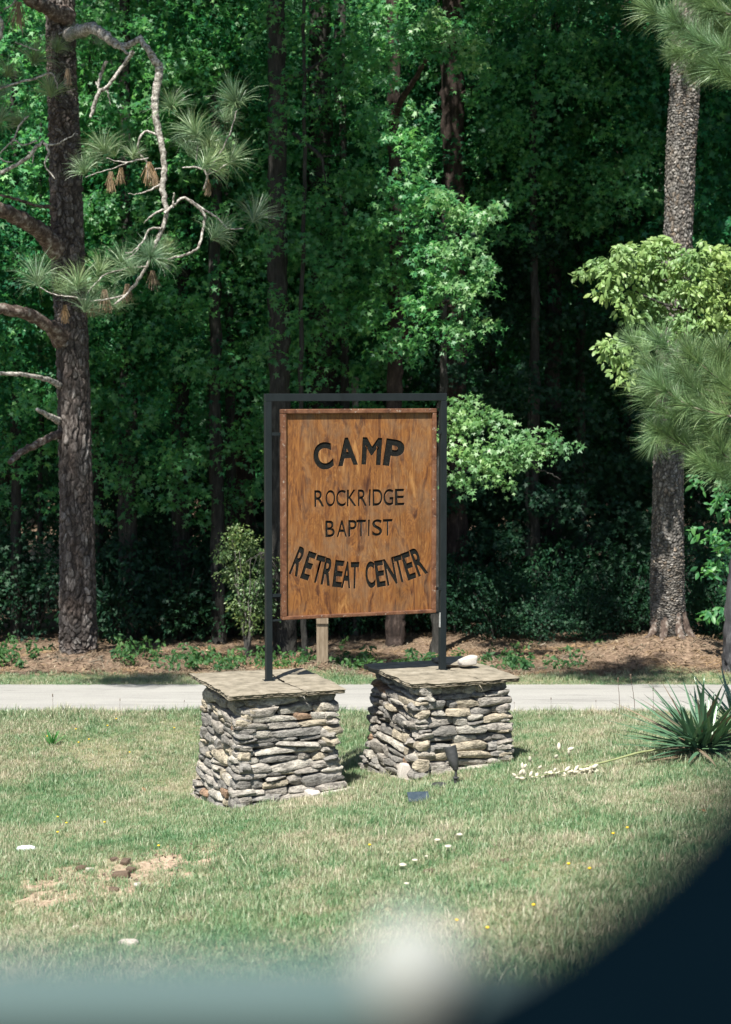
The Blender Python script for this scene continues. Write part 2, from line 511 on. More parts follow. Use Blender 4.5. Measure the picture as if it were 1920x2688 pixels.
def m_frame_wood():
    m, nt, N, L = mat('stained_frame_wood')
    oc = obj_co(nt)
    g = noise_tex(nt, 12, 6, 0.65, oc, None, 0.6)
    c = ramp(nt, g.outputs[0], [(0.3, (0.055, 0.022, 0.013)), (0.5, (0.125, 0.054, 0.028)), (0.66, (0.18, 0.088, 0.05))])
    wear = ramp(nt, noise_tex(nt, 38, 5, 0.75, oc).outputs[0], [(0.60, (0, 0, 0)), (0.68, (0.7, 0.7, 0.7))])
    c = mixc(nt, wear, c, (0.42, 0.37, 0.31))
    pbsdf(nt, c, 0.6, g.outputs[0], 0.3, 0.004, 0.3)
    return m


M['frame_wood'] = m_frame_wood()


def m_bark(name, stops, dark, rust):
    m, nt, N, L = mat(name)
    at = N.new('ShaderNodeAttribute'); at.attribute_name = 'cell'
    ed = N.new('ShaderNodeAttribute'); ed.attribute_name = 'crease'
    pos = world_pos(nt)
    c = ramp(nt, at.outputs['Fac'], stops)
    big = noise_tex(nt, 2.6, 4, 0.6, pos)
    rf = ramp(nt, big.outputs[0], [(0.48, (0, 0, 0)), (0.66, (0.6, 0.6, 0.6))])
    c = mixc(nt, rf, c, rust)
    md_ = noise_tex(nt, 17, 5, 0.7, pos, (1, 1, 0.45), 0.8)
    c = mixc(nt, 0.85, c, ramp(nt, md_.outputs[0], [(0.34, (0.42, 0.40, 0.40)), (0.5, (0.9, 0.9, 0.9)), (0.64, (1.9, 1.9, 1.95))]), 'MULTIPLY')
    f = noise_tex(nt, 70, 4, 0.7, pos, (1, 1, 0.6))
    c = mixc(nt, 0.8, c, ramp(nt, f.outputs[0], [(0.32, (0.5, 0.5, 0.5)), (0.62, (1.3, 1.3, 1.3))]), 'MULTIPLY')
    c = mixc(nt, ed.outputs['Fac'], dark, c)
    pbsdf(nt, c, 0.92, f.outputs[0], 0.7, 0.01, 0.15)
    return m


M['bark_left'] = m_bark('flaky_red_bark', [(0.0, (0.070, 0.060, 0.055)), (0.4, (0.092, 0.080, 0.074)), (0.8, (0.12, 0.107, 0.10)), (0.93, (0.17, 0.155, 0.145)), (1, (0.23, 0.215, 0.205))], (0.030, 0.025, 0.023), (0.12, 0.085, 0.068))
M['bark_right'] = m_bark('plated_grey_bark', [(0.0, (0.115, 0.108, 0.100)), (0.3, (0.150, 0.142, 0.133)), (0.7, (0.19, 0.182, 0.172)), (0.85, (0.19, 0.150, 0.115)), (1, (0.28, 0.27, 0.255))], (0.025, 0.023, 0.022), (0.17, 0.148, 0.126))


# ------------------------------------------------------------------ ground
def sstep(a, b, x):
    t = np.clip((x - a) / (b - a), 0, 1)
    return t * t * (3 - 2 * t)


MOUNDS = [(-3.75, 22.9, 0.20, 0.9, 0.7), (4.02, 23.3, 0.36, 1.15, 0.95), (-0.56, 22.05, 0.16, 0.38, 0.32)]
LUMP = np.array([[math.sin(i * 2.3 + 1), math.cos(i * 1.7 + 2), i] for i in range(9)])


def lumpy(x, y):
    z = 0
    for i, (a, b, c) in enumerate(LUMP):
        f = 0.7 * 1.45 ** i
        z = z + np.sin(f * (a * x + b * y) + c * 2.1) * np.cos(f * (b * x - a * y) * 0.9 + c) / f
    return z * 0.012


def ground(x, y):
    x = np.asarray(x, float); y = np.asarray(y, float)
    base = np.interp(y, [-20, 0, 5, 14, 15.2, 17, 18.5, 21.2, 22, 24, 30, 45, 70, 120], [-1.7, -1.78, -2.32, -3.25, -3.36, -3.45, -3.505, -3.655, -3.67, -3.72, -3.72, -3.6, -3.4, -3.0])
    k = 1 - sstep(15.2, 18.6, y)
    z = base + 0.13 * 3.6 * np.tanh(x / 3.6) * k
    road = sstep(18.2, 18.5, y) * (1 - sstep(21.2, 21.5, y))
    z = z + lumpy(x, y) * (1 - road) * 1.3
    for mx, my, h, rx, ry in MOUNDS:
        z = z + h * np.exp(-(((x - mx) / rx) ** 2 + ((y - my) / ry) ** 2))
    return z


def gz(x, y): return float(ground(x, y))


def lawn_pt(x, y, h=0.0):
    """where the line of sight through photo pixel x, y meets the ground"""
    d = ray(x, y)
    lo, hi = 4.0, 24.0
    for _ in range(40):
        mid = (lo + hi) / 2; p = d * (mid / d.y)
        if p.z > gz(p.x, mid) + h: lo = mid
        else: hi = mid
    return d * (hi / d.y)


def bare_patch(x, y):
    d = ((x + 1.55) / 0.75) ** 2 + ((y - 10.9) / 0.95) ** 2
    n = np.sin(x * 9 + 2 * np.sin(y * 7)) * np.cos(y * 8 + 1.5 * np.sin(x * 11))
    d2 = ((x + 1.1) / 0.30) ** 2 + ((y - 11.6) / 0.6) ** 2
    return np.clip(1.15 - d + 0.55 * n, 0, 1) * 0.9 + np.clip(1.0 - d2 + 0.5 * n, 0, 1) * 0.6


def build_ground():
    xs = np.concatenate([np.linspace(-150, -9, 16), np.linspace(-8.5, 8.5, 240), np.linspace(9, 150, 16)])
    ys = np.concatenate([np.linspace(-30, 3, 12), np.linspace(3.3, 25, 330), np.linspace(25.3, 60, 50), np.linspace(63, 160, 12)])
    X, Y = np.meshgrid(xs, ys)
    Z = ground(X, Y) + mic(X, Y)
    nx, ny = len(xs), len(ys)
    V = np.stack([X.ravel(), Y.ravel(), Z.ravel()], 1)
    i = np.arange(ny - 1)[:, None] * nx + np.arange(nx - 1)[None, :]
    i = i.ravel()
    me = np_mesh('ground', V, None, np.stack([i, i + 1, i + nx + 1, i + nx], 1), True)
    a = me.attributes.new('bare', 'FLOAT', 'POINT')
    a.data.foreach_set('value', np.clip(bare_patch(X, Y), 0, 1).ravel().astype(np.float32))
    s = me.attributes.new('straw', 'FLOAT', 'POINT')
    edge = 21.75 + 0.12 * np.sin(X * 2.1) + 0.08 * np.sin(X * 5.3 + 1)
    s.data.foreach_set('value', sstep(edge, edge + 0.35, Y).ravel().astype(np.float32))
    o = link('ground', me, M['ground'])
    tag(o, kind='structure')


def mic(X, Y):
    road = sstep(18.0, 18.5, Y) * (1 - sstep(21.2, 21.8, Y))
    b = bare_patch(X, Y)
    return (1 - road) * (0.006 * np.sin(X * 23 + 3 * np.sin(Y * 13)) * np.sin(Y * 21 + 2 * np.sin(X * 17))) * (1 + 2.5 * b) - 0.015 * b


build_ground()

# road sheet 4 mm over the ground, with uneven edges
rx = np.linspace(-60, 60, 481)
vv = []
for x in rx:
    e0 = 18.5 + 0.03 * math.sin(x * 3.1) + 0.02 * math.sin(x * 8.7)
    e1 = 21.2 + 0.03 * math.sin(x * 2.3 + 1) + 0.02 * math.sin(x * 7.9)
    for k in range(7):
        y = e0 + (e1 - e0) * k / 6
        vv.append((x, y, -3.505 - 0.15 * (y - 18.5) / 2.7 + 0.012 + 0.02 * math.sin(PI * k / 6)))
qq = []
for i in range(len(rx) - 1):
    for k in range(6):
        a = i * 7 + k
        qq.append((a, a + 7, a + 8, a + 1))
tag(link('road', np_mesh('road', vv, None, qq, True), M['road']), kind='structure')

# wooded hillside far behind
hx = np.linspace(-140, 140, 60); hy = np.linspace(64, 150, 20)
X, Y = np.meshgrid(hx, hy)
Z = -4 + 34 * sstep(64, 105, Y) + 1.5 * np.sin(X * 0.3) * np.cos(Y * 0.21)
i = (np.arange(19)[:, None] * 60 + np.arange(59)[None, :]).ravel()
tag(link('hill', np_mesh('hill', np.stack([X.ravel(), Y.ravel(), Z.ravel()], 1), None, np.stack([i, i + 1, i + 61, i + 60], 1), True), M['hill']), kind='structure')


# ------------------------------------------------------------------ grass (uncountable, instanced)
def tuft_mesh(name, n, h, spread, w, lean=0.6):
    V = []; T = []
    for k in range(n):
        a = rng.uniform(0, 2 * PI); r = spread * math.sqrt(rng.uniform())
        b = rng.uniform(0, 2 * PI); hh = h * rng.uniform(0.45, 1.15); l = lean * rng.uniform(0.1, 1.2) * hh
        ww = w * rng.uniform(0.6, 1.2)
        x, y = r * math.cos(a), r * math.sin(a)
        dx, dy = math.cos(b), math.sin(b)
        px, py = -dy * ww, dx * ww
        mx, my = x + dx * l * 0.35, y + dy * l * 0.35
        tx, ty = x + dx * l, y + dy * l
        o = len(V)
        V += [(x - px, y - py, -0.01), (x + px, y + py, -0.01), (mx - px * .8, my - py * .8, hh * .55), (mx + px * .8, my + py * .8, hh * .55), (tx, ty, hh)]
        T += [(o, o + 1, o + 3), (o, o + 3, o + 2), (o + 2, o + 3, o + 4)]
    me = np_mesh(name, V, T)
    me.materials.append(M['grass'])
    return me


def scatter(name, pts, rots, scales, idx, sources, kind_label=None):
    """one object: a cloud of points carrying instances of a few small meshes through geometry nodes"""
    src = bpy.data.collections.new(name + '_source')
    for k, me in enumerate(sources):
        so = bpy.data.objects.new(name + '_blade_%d' % k, me)
        src.objects.link(so)
    me = bpy.data.meshes.new(name)
    me.vertices.add(len(pts))
    me.vertices.foreach_set('co', np.asarray(pts, np.float32).ravel())
    a = me.attributes.new('rot', 'FLOAT_VECTOR', 'POINT'); a.data.foreach_set('vector', np.asarray(rots, np.float32).ravel())
    a = me.attributes.new('scl', 'FLOAT', 'POINT'); a.data.foreach_set('value', np.asarray(scales, np.float32))
    a = me.attributes.new('idx', 'INT', 'POINT'); a.data.foreach_set('value', np.asarray(idx, np.int32))
    o = link(name, me)
    ng = bpy.data.node_groups.new(name + '_nodes', 'GeometryNodeTree')
    ng.interface.new_socket('Geometry', in_out='INPUT', socket_type='NodeSocketGeometry')
    ng.interface.new_socket('Geometry', in_out='OUTPUT', socket_type='NodeSocketGeometry')
    gi = ng.nodes.new('NodeGroupInput'); go = ng.nodes.new('NodeGroupOutput')
    ci = ng.nodes.new('GeometryNodeCollectionInfo')
    ci.inputs['Collection'].default_value = src
    ci.inputs['Separate Children'].default_value = True
    ci.inputs['Reset Children'].default_value = True
    ip = ng.nodes.new('GeometryNodeInstanceOnPoints')
    ip.inputs['Pick Instance'].default_value = True

    def attr(nm, dt):
        n = ng.nodes.new('GeometryNodeInputNamedAttribute'); n.data_type = dt
        n.inputs['Name'].default_value = nm
        return n.outputs['Attribute']
    ng.links.new(gi.outputs[0], ip.inputs['Points'])
    ng.links.new(ci.outputs[0], ip.inputs['Instance'])
    ng.links.new(attr('idx', 'INT'), ip.inputs['Instance Index'])
    ng.links.new(attr('rot', 'FLOAT_VECTOR'), ip.inputs['Rotation'])
    ng.links.new(attr('scl', 'FLOAT'), ip.inputs['Scale'])
    ng.links.new(ip.outputs[0], go.inputs[0])
    md = o.modifiers.new('scatter', 'NODES'); md.node_group = ng
    return o


def clump_field(x, y):
    return np.sin(x * 1.9 + 1.3 * np.sin(y * 1.3)) * np.cos(y * 1.6 + np.sin(x * 2.3)) + 0.5 * np.sin(x * 5.1 + y * 3.3)


PILL = []   # filled by pillars, used for keeping grass off
tufts = [tuft_mesh('tuft_a', 18, 0.038, 0.04, 0.0021), tuft_mesh('tuft_b', 22, 0.030, 0.05, 0.0020, 1.1), tuft_mesh('tuft_c', 12, 0.062, 0.03, 0.0024, 0.8), tuft_mesh('tuft_d', 24, 0.022, 0.055, 0.0022, 1.7)]
TH = math.radians(20)
AX = Vector((math.cos(TH), math.sin(TH), 0)); BX = Vector((-math.sin(TH), math.cos(TH), 0))
PC = [Vector((-0.79, 14.33, 0)), Vector((-0.79, 14.33, 0)) + AX * 1.505]


def grass():
    n = 190000
    y = rng.uniform(5.0, 18.62, n)
    x = rng.uniform(-1, 1, n) * (0.235 * y + 0.7)
    keep = rng.uniform(size=n) < (0.235 * y + 0.7) / (0.235 * 18.6 + 0.7) * 1.15
    b = bare_patch(x, y)
    keep &= rng.uniform(size=n) > np.clip(b * 0.9, 0, 0.86)
    cf = clump_field(x, y)
    keep &= rng.uniform(size=n) < 0.86 + 0.14 * cf
    for c in PC:
        a = (x - c.x) * AX.x + (y - c.y) * AX.y
        d = (x - c.x) * BX.x + (y - c.y) * BX.y
        keep &= ~((np.abs(a) < 0.52) & (np.abs(d) < 0.62))
    x, y = x[keep], y[keep]
    # verge beyond the road
    n2 = 9000
    x2 = rng.uniform(-5.6, 5.6, n2); y2 = rng.uniform(21.12, 22.0, n2)
    k2 = rng.uniform(size=n2) < np.clip((22.0 - y2) / 0.45, 0, 1)
    x = np.concatenate([x, x2[k2]]); y = np.concatenate([y, y2[k2]])
    z = ground(x, y) + mic(x, y) - 0.002
    m = len(x)
    cf = clump_field(x, y)
    edge = np.exp(-((y - 18.45) / 0.35) ** 2)
    scl = rng.uniform(0.6, 1.25, m) * (1 + 0.18 * cf) * (1 + 0.5 * edge)
    idx = rng.choice(4, m, p=[0.34, 0.3, 0.12, 0.24])
    rot = np.stack([rng.normal(0, 0.15, m), rng.normal(0, 0.15, m), rng.uniform(0, 2 * PI, m)], 1)
    o = scatter('grass', np.stack([x, y, z], 1), rot, scl, idx, tufts)
    tag(o, 'short patchy lawn grass, green and straw coloured, round the pillars', 'grass', kind='stuff')


grass()


# ------------------------------------------------------------------ pillars
def stone_variant(k):
    bm = bmesh.new()
    bmesh.ops.create_cube(bm, size=2)
    bmesh.ops.subdivide_edges(bm, edges=bm.edges[:], cuts=3, use_grid_fill=True)
    off = Vector((k * 7.3, k * 3.1, k * 1.7))
    for v in bm.verts:
        c = v.co.copy()
        # rounded block: superellipsoid with power 5
        p = 5.5 + (k % 3) * 1.5
        r = (abs(c.x) ** p + abs(c.y) ** p + abs(c.z) ** p) ** (1 / p)
        c = c / r
        n1 = mnoise.noise_vector(c * 0.9 + off)
        n2 = mnoise.noise_vector(c * 2.3 + off)
        c = c + n1 * 0.17 + n2 * 0.09
        # taper toward one end
        c.z *= 1 - 0.16 * c.x * (1 if k % 2 else -1)
        c.y *= 1 - 0.08 * abs(c.x)
        v.co = c * 0.5
    rr = random.Random(k)
    for q in range(9):
        nrm_ = Vector((rr.gauss(0, 1) * .7, rr.gauss(0, 1), rr.gauss(0, 1))).normalized()
        dmax = max(v.co.dot(nrm_) for v in bm.verts)
        lim = dmax * rr.uniform(0.70, 0.90)
        for v in bm.verts:
            e = v.co.dot(nrm_) - lim
            if e > 0: v.co -= nrm_ * e * 0.98
    me = bm_mesh('stone', bm, True)
    me.set_sharp_from_angle(angle=math.radians(24))
    return me


STONES = [stone_variant(k) for k in range(18)]


def pillar(center, w, d, ztop, label, seed):
    r = random.Random(seed)
    gzmin = min(gz(center.x + a, center.y + b) for a in (-.6, .6) for b in (-.6, .6)) - 0.08
    root = empty('stone_pillar', (center.x, center.y, gz(center.x, center.y)), label, 'stone pillar', 'stacked stone pillars under the sign', TH)
    gz0 = root.location.z
    bm = bmesh.new()
    box(bm, -w / 2 + 0.075, w / 2 - 0.075, -d / 2 + 0.075, d / 2 - 0.075, gzmin - gz0 - 0.1, ztop - gz0 - 0.004)
    link('mortar_core', bm_mesh('mortar_core', bm), M['mortar'], root)
    H = ztop - gzmin
    cnt = 0
    for side in range(4):
        L = w if side in (0, 2) else d
        half = d / 2 if side in (0, 2) else w / 2
        z = ztop
        row = 0
        while z > gzmin:
            h = r.uniform(0.040, 0.086) if row else 0.075
            if r.random() < 0.18: h += 0.02
            z0 = z - h
            t = (ztop - (z + z0) / 2) / H
            flare = 0.095 * t + 0.010 * math.sin(t * 9)
            Lr = L + 2 * flare
            s = -Lr / 2 + r.uniform(-0.02, 0.01)
            if (row + side) % 2: s += 0.02
            while s < Lr / 2 - 0.035:
                ln = r.choice([r.uniform(0.09, 0.15), r.uniform(0.18, 0.28), r.uniform(0.26, 0.38), r.uniform(0.26, 0.40)])
                if s + ln > Lr / 2 - 0.06: ln = Lr / 2 - s + r.uniform(-0.005, 0.02)
                parts = [(z0, h)]
                if h > 0.066 and ln > 0.12 and r.random() < 0.22:
                    hh = h * r.uniform(0.4, 0.6); parts = [(z0, hh), (z0 + hh, h - hh)]
                for zz, hh in parts:
                    o = bpy.data.objects.new('stone', r.choice(STONES))
                    dep = r.uniform(0.13, 0.17)
                    o.scale = ((ln) * 1.10, dep, hh * 1.11)
                    out = half + flare + r.uniform(-0.024, 0.016) - dep / 2
                    if row == 0: out -= 0.012
                    sc = s + ln / 2
                    zc = zz + hh / 2 - gz0
                    if side == 0: loc = (sc, -out, zc)
                    elif side == 2: loc = (-sc, out, zc)
                    elif side == 3: loc = (-out, -sc, zc)
                    else: loc = (out, sc, zc)
                    wpos = Vector((center.x, center.y, 0)) + AX * loc[0] + BX * loc[1]
                    if zz + hh < gz(wpos.x, wpos.y) - 0.015:
                        continue
                    o.location = loc
                    base = {0: 0, 2: PI, 3: -PI / 2, 1: PI / 2}[side]
                    flip = PI if r.random() < 0.5 else 0
                    o.rotation_euler = (r.uniform(-0.12, 0.12), r.uniform(-0.09, 0.09), base + r.uniform(-0.09, 0.09) + flip)
                    o.parent = root
                    C.objects.link(o)
                    cnt += 1
                s += ln + 0.002
            z = z0
            row += 1
    return root, cnt


for me in STONES: me.materials.append(M['stone'])


def slab(name, poly, z0, z1, mt, parent, seed, jag=0.017):
    """flagstone from an outline in local metres, with chipped uneven edges"""
    r = random.Random(seed)
    pts = []
    n = len(poly)
    for i in range(n):
        a = Vector(poly[i]); b = Vector(poly[(i + 1) % n])
        k = max(1, int((b - a).length / 0.022))
        for j in range(k):
            p = a.lerp(b, j / k)
            pts.append(p)
    c = sum(pts, Vector((0, 0))) / len(pts)
    bm = bmesh.new()
    layers = []
    off = Vector((seed * 3.3, 1.7, 0.4))
    for li, (zf, ins) in enumerate(((0.0, 0.030), (0.22, 0.016), (0.25, 0.030), (0.5, 0.018), (0.55, 0.026), (0.85, 0.014), (1.0, 0.024))):
        lay = []
        for p in pts:
            dirv = (p - c).normalized()
            q = Vector((p.x, p.y, zf * 0.06)) * 9 + off
            jj = mnoise.noise(q) * jag * 1.5 + mnoise.noise(Vector((q.x * 3.1, q.y * 3.1, q.z * 9))) * jag * 0.8 + mnoise.noise(Vector((q.x * 7, q.y * 7, q.z * 20))) * jag * 0.5
            pp = p - dirv * (ins + jj)
            zz = z0 + (z1 - z0) * zf + mnoise.noise(Vector((p.x, p.y, 5)) * 4 + off) * 0.004
            lay.append(bm.verts.new((pp.x, pp.y, zz)))
        layers.append(lay)
    m = len(pts)
    for a, b in zip(layers, layers[1:]):
        for i in range(m):
            bm.faces.new((a[i], a[(i + 1) % m], b[(i + 1) % m], b[i]))
    for lay, sgn in ((layers[0], -1), (layers[-1], 1)):
        prev = lay
        for f in (0.7, 0.35):
            cur = []
            for v in lay:
                x = c.x + (v.co.x - c.x) * f; y = c.y + (v.co.y - c.y) * f
                cur.append(bm.verts.new((x, y, v.co.z + sgn * 0.003 + mnoise.noise(Vector((x, y, 9)) * 5 + off) * 0.004)))
            for i in range(m):
                bm.faces.new((prev[i], prev[(i + 1) % m], cur[(i + 1) % m], cur[i]))
            prev = cur
        bm.faces.new(prev)
    me = bm_mesh(name, bm, True)
    me.set_sharp_from_angle(angle=math.radians(32))
    o = link(name, me, mt, parent)
    return o


ZT = -2.475
pl, n1 = pillar(PC[0], 0.80, 1.02, ZT, 'left stacked stone pillar with a broad flagstone top, nearer one, no loose rock on it', 3)
pr, n2 = pillar(PC[1], 0.80, 1.00, ZT, 'right stacked stone pillar farther back, with a loose pale rock on its flagstone top', 11)
print('stones', n1, n2)
z0 = ZT - pl.location.z
slab('cap_slab', [(-0.50, -0.58), (0.135, -0.585), (0.10, -0.02), (0.13, 0.56), (-0.52, 0.57)], z0, z0 + 0.043, M['cap'], pl, 1)
slab('cap_slab', [(0.142, -0.585), (0.47, -0.575), (0.50, -0.1), (0.47, 0.56), (0.138, 0.56), (0.107, -0.02)], z0, z0 + 0.039, M['cap'], pl, 2)
z0 = ZT - pr.location.z
slab('cap_slab', [(-0.47, -0.55), (-0.2, -0.60), (0.14, -0.585), (0.11, 0.0), (0.15, 0.55), (-0.50, 0.56)], z0, z0 + 0.044, M['cap'], pr, 3)
slab('cap_slab', [(0.147, -0.585), (0.50, -0.56), (0.52, 0.0), (0.46, 0.54), (0.157, 0.55), (0.117, 0.0)], z0, z0 + 0.039, M['cap'], pr, 4)
slab('cap_slab', [(0.09, 0.06), (0.28, 0.02), (0.43, 0.2), (0.42, 0.48), (0.10, 0.50)], z0 + 0.05, z0 + 0.075, M['cap'], pr, 5)


def rock(name, loc, dims, mt, seed, label, cat, group=None, rz=0.0):
    me = STONES[seed % 18].copy()
    me.materials.clear()
    o = link(name, me, mt, None, loc)
    o.scale = dims
    o.rotation_euler = (0.05, -0.03, rz)
    return tag(o, label, cat, group)


q = PC[1] + AX * 0.27 + BX * 0.02
rock('rock', (q.x, q.y, ZT + 0.10), (0.16, 0.13, 0.085), M['pale_stone'], 4, 'loose pale rock lying on top of the right stone pillar', 'rock', rz=0.3)
q = PC[0] + AX * 0.40 - BX * 0.58
rock('rock', (q.x, q.y, gz(q.x, q.y) + 0.012), (0.36, 0.14, 0.05), M['pale_stone'], 9, 'flat pale rock in the grass at the foot of the left pillar', 'rock', rz=TH + 0.1)
q = PC[0] + AX * 0.18 - BX * 0.60
rock('rock', (q.x, q.y, gz(q.x, q.y) + 0.02), (0.12, 0.12, 0.09), M['pale_stone'], 5, 'small rounded pale rock beside the flat one at the left pillar', 'rock', rz=0.8)
q = PC[1] - AX * 0.47 - BX * 0.42
rock('rock', (q.x, q.y, gz(q.x, q.y) + 0.05), (0.13, 0.09, 0.17), M['pale_stone'], 13, 'upright tan rock leaning on the near corner of the right pillar', 'rock', rz=0.4)

# ------------------------------------------------------------------ sign
SP = Vector((-0.79, 14.33, ZT + 0.041))
sign = empty('sign', SP, 'wooden camp sign with carved black lettering in a black metal post frame', 'sign', None, TH)
W2 = 0.026
ZB0 = -0.095 - SP.z     # top of the rail, local


def steel(name, *b):
    bm = bmesh.new(); box(bm, *b, bevel=0.003)
    return link(name, bm_mesh(name, bm), M['black_metal'], sign)


steel('post', -W2, W2, -W2, W2, 0.0, ZB0 - 0.063)
steel('post', 1.532 - W2, 1.532 + W2, -W2, W2, 0.0, ZB0 - 0.063)
steel('rail', -W2, 1.532 + W2, -W2, W2, ZB0 - 0.061, ZB0)
for s0 in (0.0, 1.532):
    bm = bmesh.new(); box(bm, s0 - 0.045, s0 + 0.045, -0.045, 0.045, 0.0, 0.006, bevel=0.002)
    link('base_plate', bm_mesh('base_plate', bm), M['black_metal'], sign)

nrm = Vector((math.sin(TH), -math.cos(TH), 0))
YF = -0.035    # front of panel, local y


def bd(zx, zy, yf=YF):
    """board-plane coordinates (along, up) seen at the 2.84x enlargement of the sign"""
    x = 680 + zx / 2.8426; y = 1000 + zy / 2.8426
    d = ray(x, y)
    p0 = SP + BX * yf
    t = p0.dot(nrm) / d.dot(nrm)
    p = d * t - SP
    return p.dot(AX), p.z


sL = (bd(168, 800)[0] + bd(165, 1500)[0]) / 2
sR = bd(1318, 900)[0]
zT = (bd(700, 208)[1]); zB = bd(700, 1757)[1]
0 and print('board', sL, sR, zT, zB)
FR = 0.048
FD = -0.062    # frame front
for nm, b in (('frame_strip', (sL, sR, FD, 0.0, zT - FR * .75, zT)), ('frame_strip', (sL, sR, FD, 0.0, zB, zB + FR * .6)),
              ('frame_strip', (sL, sL + FR * .85, FD + 0.002, -0.001, zB + FR * .6 + 0.001, zT - FR * .75 - 0.001)), ('frame_strip', (sR - FR * .75, sR, FD + 0.002, -0.001, zB + FR * .6 + 0.001, zT - FR * .75 - 0.001))):
    bm = bmesh.new(); box(bm, *b, bevel=0.006)
    link(nm, bm_mesh(nm, bm), M['frame_wood'], sign)
bm = bmesh.new(); box(bm, sL + 0.01, sR - 0.01, YF + 0.0112, -0.006, zB + 0.01, zT - 0.01)
link('backing_board', bm_mesh('backing_board', bm), M['board'], sign)
for zc in (zT - 0.2, zB + 0.2):
    for s0, s1 in ((W2 + 0.001, sL - 0.0005), (sR + 0.0005, 1.532 - W2 - 0.001)):
        bm = bmesh.new(); box(bm, s0, s1, -0.03, -0.012, zc - 0.012, zc + 0.012)
        link('bracket', bm_mesh('bracket', bm), M['black_metal'], sign)
for s0, s1 in ((W2 + 0.001, sL + 0.03), (sR - 0.03, 1.532 - W2 - 0.001)):
    bm = bmesh.new(); box(bm, s0, s1, -0.02, 0.02, zB - 0.012, zB - 0.001)
    link('bracket', bm_mesh('bracket', bm), M['black_metal'], sign)
bm = bmesh.new(); box(bm, 1.532 - W2 - 0.009, 1.532 - W2 - 0.001, -0.026, -0.006, zB - 0.13, zB - 0.005, bevel=0.002)
link('latch_strip', bm_mesh('latch_strip', bm), M['bright_metal'], sign)


def glyph(ch, weight, extr):
    cu = bpy.data.curves.new('letter', 'FONT')
    cu.body = ch
    cu.size = 1.0
    cu.offset = weight
    cu.extrude = extr
    cu.resolution_u = 6
    ob = bpy.data.objects.new('tmp', cu)
    C.objects.link(ob)
    bpy.context.view_layer.update()
    dg = bpy.context.evaluated_depsgraph_get()
    me = bpy.data.meshes.new_from_object(ob.evaluated_get(dg))
    bpy.data.objects.remove(ob)
    co = np.empty(len(me.vertices) * 3); me.vertices.foreach_get('co', co); co = co.reshape(-1, 3)
    return me, co


letters = []   # (char, centre x, centre y, width, height in the enlargement, rot degrees cw+, weight)
for ch, x0, x1, y0, y1, rot in (('C', 408, 552, 458, 664, -9), ('A', 585, 737, 422, 632, -4), ('M', 770, 917, 422, 626, 3), ('P', 938, 1084, 437, 640, 9)):
    letters.append((ch, (x0 + x1) / 2, (y0 + y1) / 2, x1 - x0, y1 - y0, rot, 0.045))
xs = [(415, 490, 'R'), (498, 572, 'O'), (577, 650, 'C'), (658, 732, 'K'), (740, 808, 'R'), (822, 836, 'I'), (850, 925, 'D'), (930, 1005, 'G'), (1016, 1086, 'E')]
for a, b, ch in xs:
    letters.append((ch, (a + b) / 2, 872 - ((a + b) / 2 - 750) * 0.018, b - a, 124, 0, 0.012))
xs = [(497, 568, 'B'), (582, 660, 'A'), (668, 732, 'P'), (728, 800, 'T'), (815, 829, 'I'), (846, 922, 'S'), (926, 998, 'T')]
for a, b, ch in xs:
    letters.append((ch, (a + b) / 2, 1098 - ((a + b) / 2 - 748) * 0.026, b - a, 124, 0, 0.014))
for ch, cx, w in (('R', 297, 72), ('E', 371, 66), ('T', 446, 70), ('R', 516, 74), ('E', 594, 70), ('A', 657, 70), ('T', 717, 64), ('C', 832, 72), ('E', 905, 68), ('N', 982, 80), ('T', 1050, 72), ('E', 1118, 68), ('R', 1194, 78)):
    dx = cx - 745
    top = 1352 - 0.00056 * dx * dx; bot = 1549 - 0.00046 * dx * dx
    letters.append((ch, cx, (top + bot) / 2, w, bot - top + 2, -0.00062 * 2 * dx * 57.3 * 0.72 * (1 if dx < 0 else 0.9), 0.034))

PLY_T = 0.0105; DEP = 0.0085
cut = bmesh.new(); LETTERS = []
for ch, cx, cy, w, h, rot, wt in letters:
    s, z = bd(cx, cy)
    s1, _ = bd(cx + w / 2, cy); s0_, _ = bd(cx - w / 2, cy)
    _, z1 = bd(cx, cy - h / 2); _, z0_ = bd(cx, cy + h / 2)
    ws_, hs_ = s1 - s0_, z1 - z0_
    ra = -math.radians(rot)
    for flat in (False, True):
        me, co = glyph(ch, wt, 0.0 if flat else 0.5)
        mn, mx = co.min(0), co.max(0)
        c = (mn + mx) / 2
        p = (co - c) / np.maximum(mx - mn, 1e-6)
        x = p[:, 0] * ws_; y = p[:, 1] * hs_
        X = s + x * math.cos(ra) - y * math.sin(ra)
        Z = z + x * math.sin(ra) + y * math.cos(ra)
        if flat:
            Yl = np.full(len(co), YF + DEP - 0.0006)
        else:
            Yl = YF + np.where(p[:, 2] > 0, -0.004, DEP)
        V = np.stack([X, Yl, Z], 1).astype(np.float32)
        if flat:
            V2 = V - np.array([s, 0, z], np.float32)
            me.vertices.foreach_set('co', V2.ravel())
            me.materials.clear()
            me.materials.append(M['letter_black'])
            o = link('letter', me, None, None, (s, 0, z)); LETTERS.append(o)
        else:
            me.vertices.foreach_set('co', V.ravel())
            b2 = bmesh.new(); b2.from_mesh(me)
            bmesh.ops.remove_doubles(b2, verts=b2.verts, dist=1e-5)
            bmesh.ops.recalc_face_normals(b2, faces=b2.faces)
            b2.to_mesh(me); b2.free()
            cut.from_mesh(me)
            bpy.data.meshes.remove(me)
cme = bpy.data.meshes.new('cutter'); cut.to_mesh(cme); cut.free()
cob = bpy.data.objects.new('cutter', cme); C.objects.link(cob)
bm = bmesh.new(); box(bm, sL + 0.02, sR - 0.02, YF, YF + PLY_T - 0.0005, zB + 0.02, zT - 0.02)
pme = bm_mesh('panel', bm)
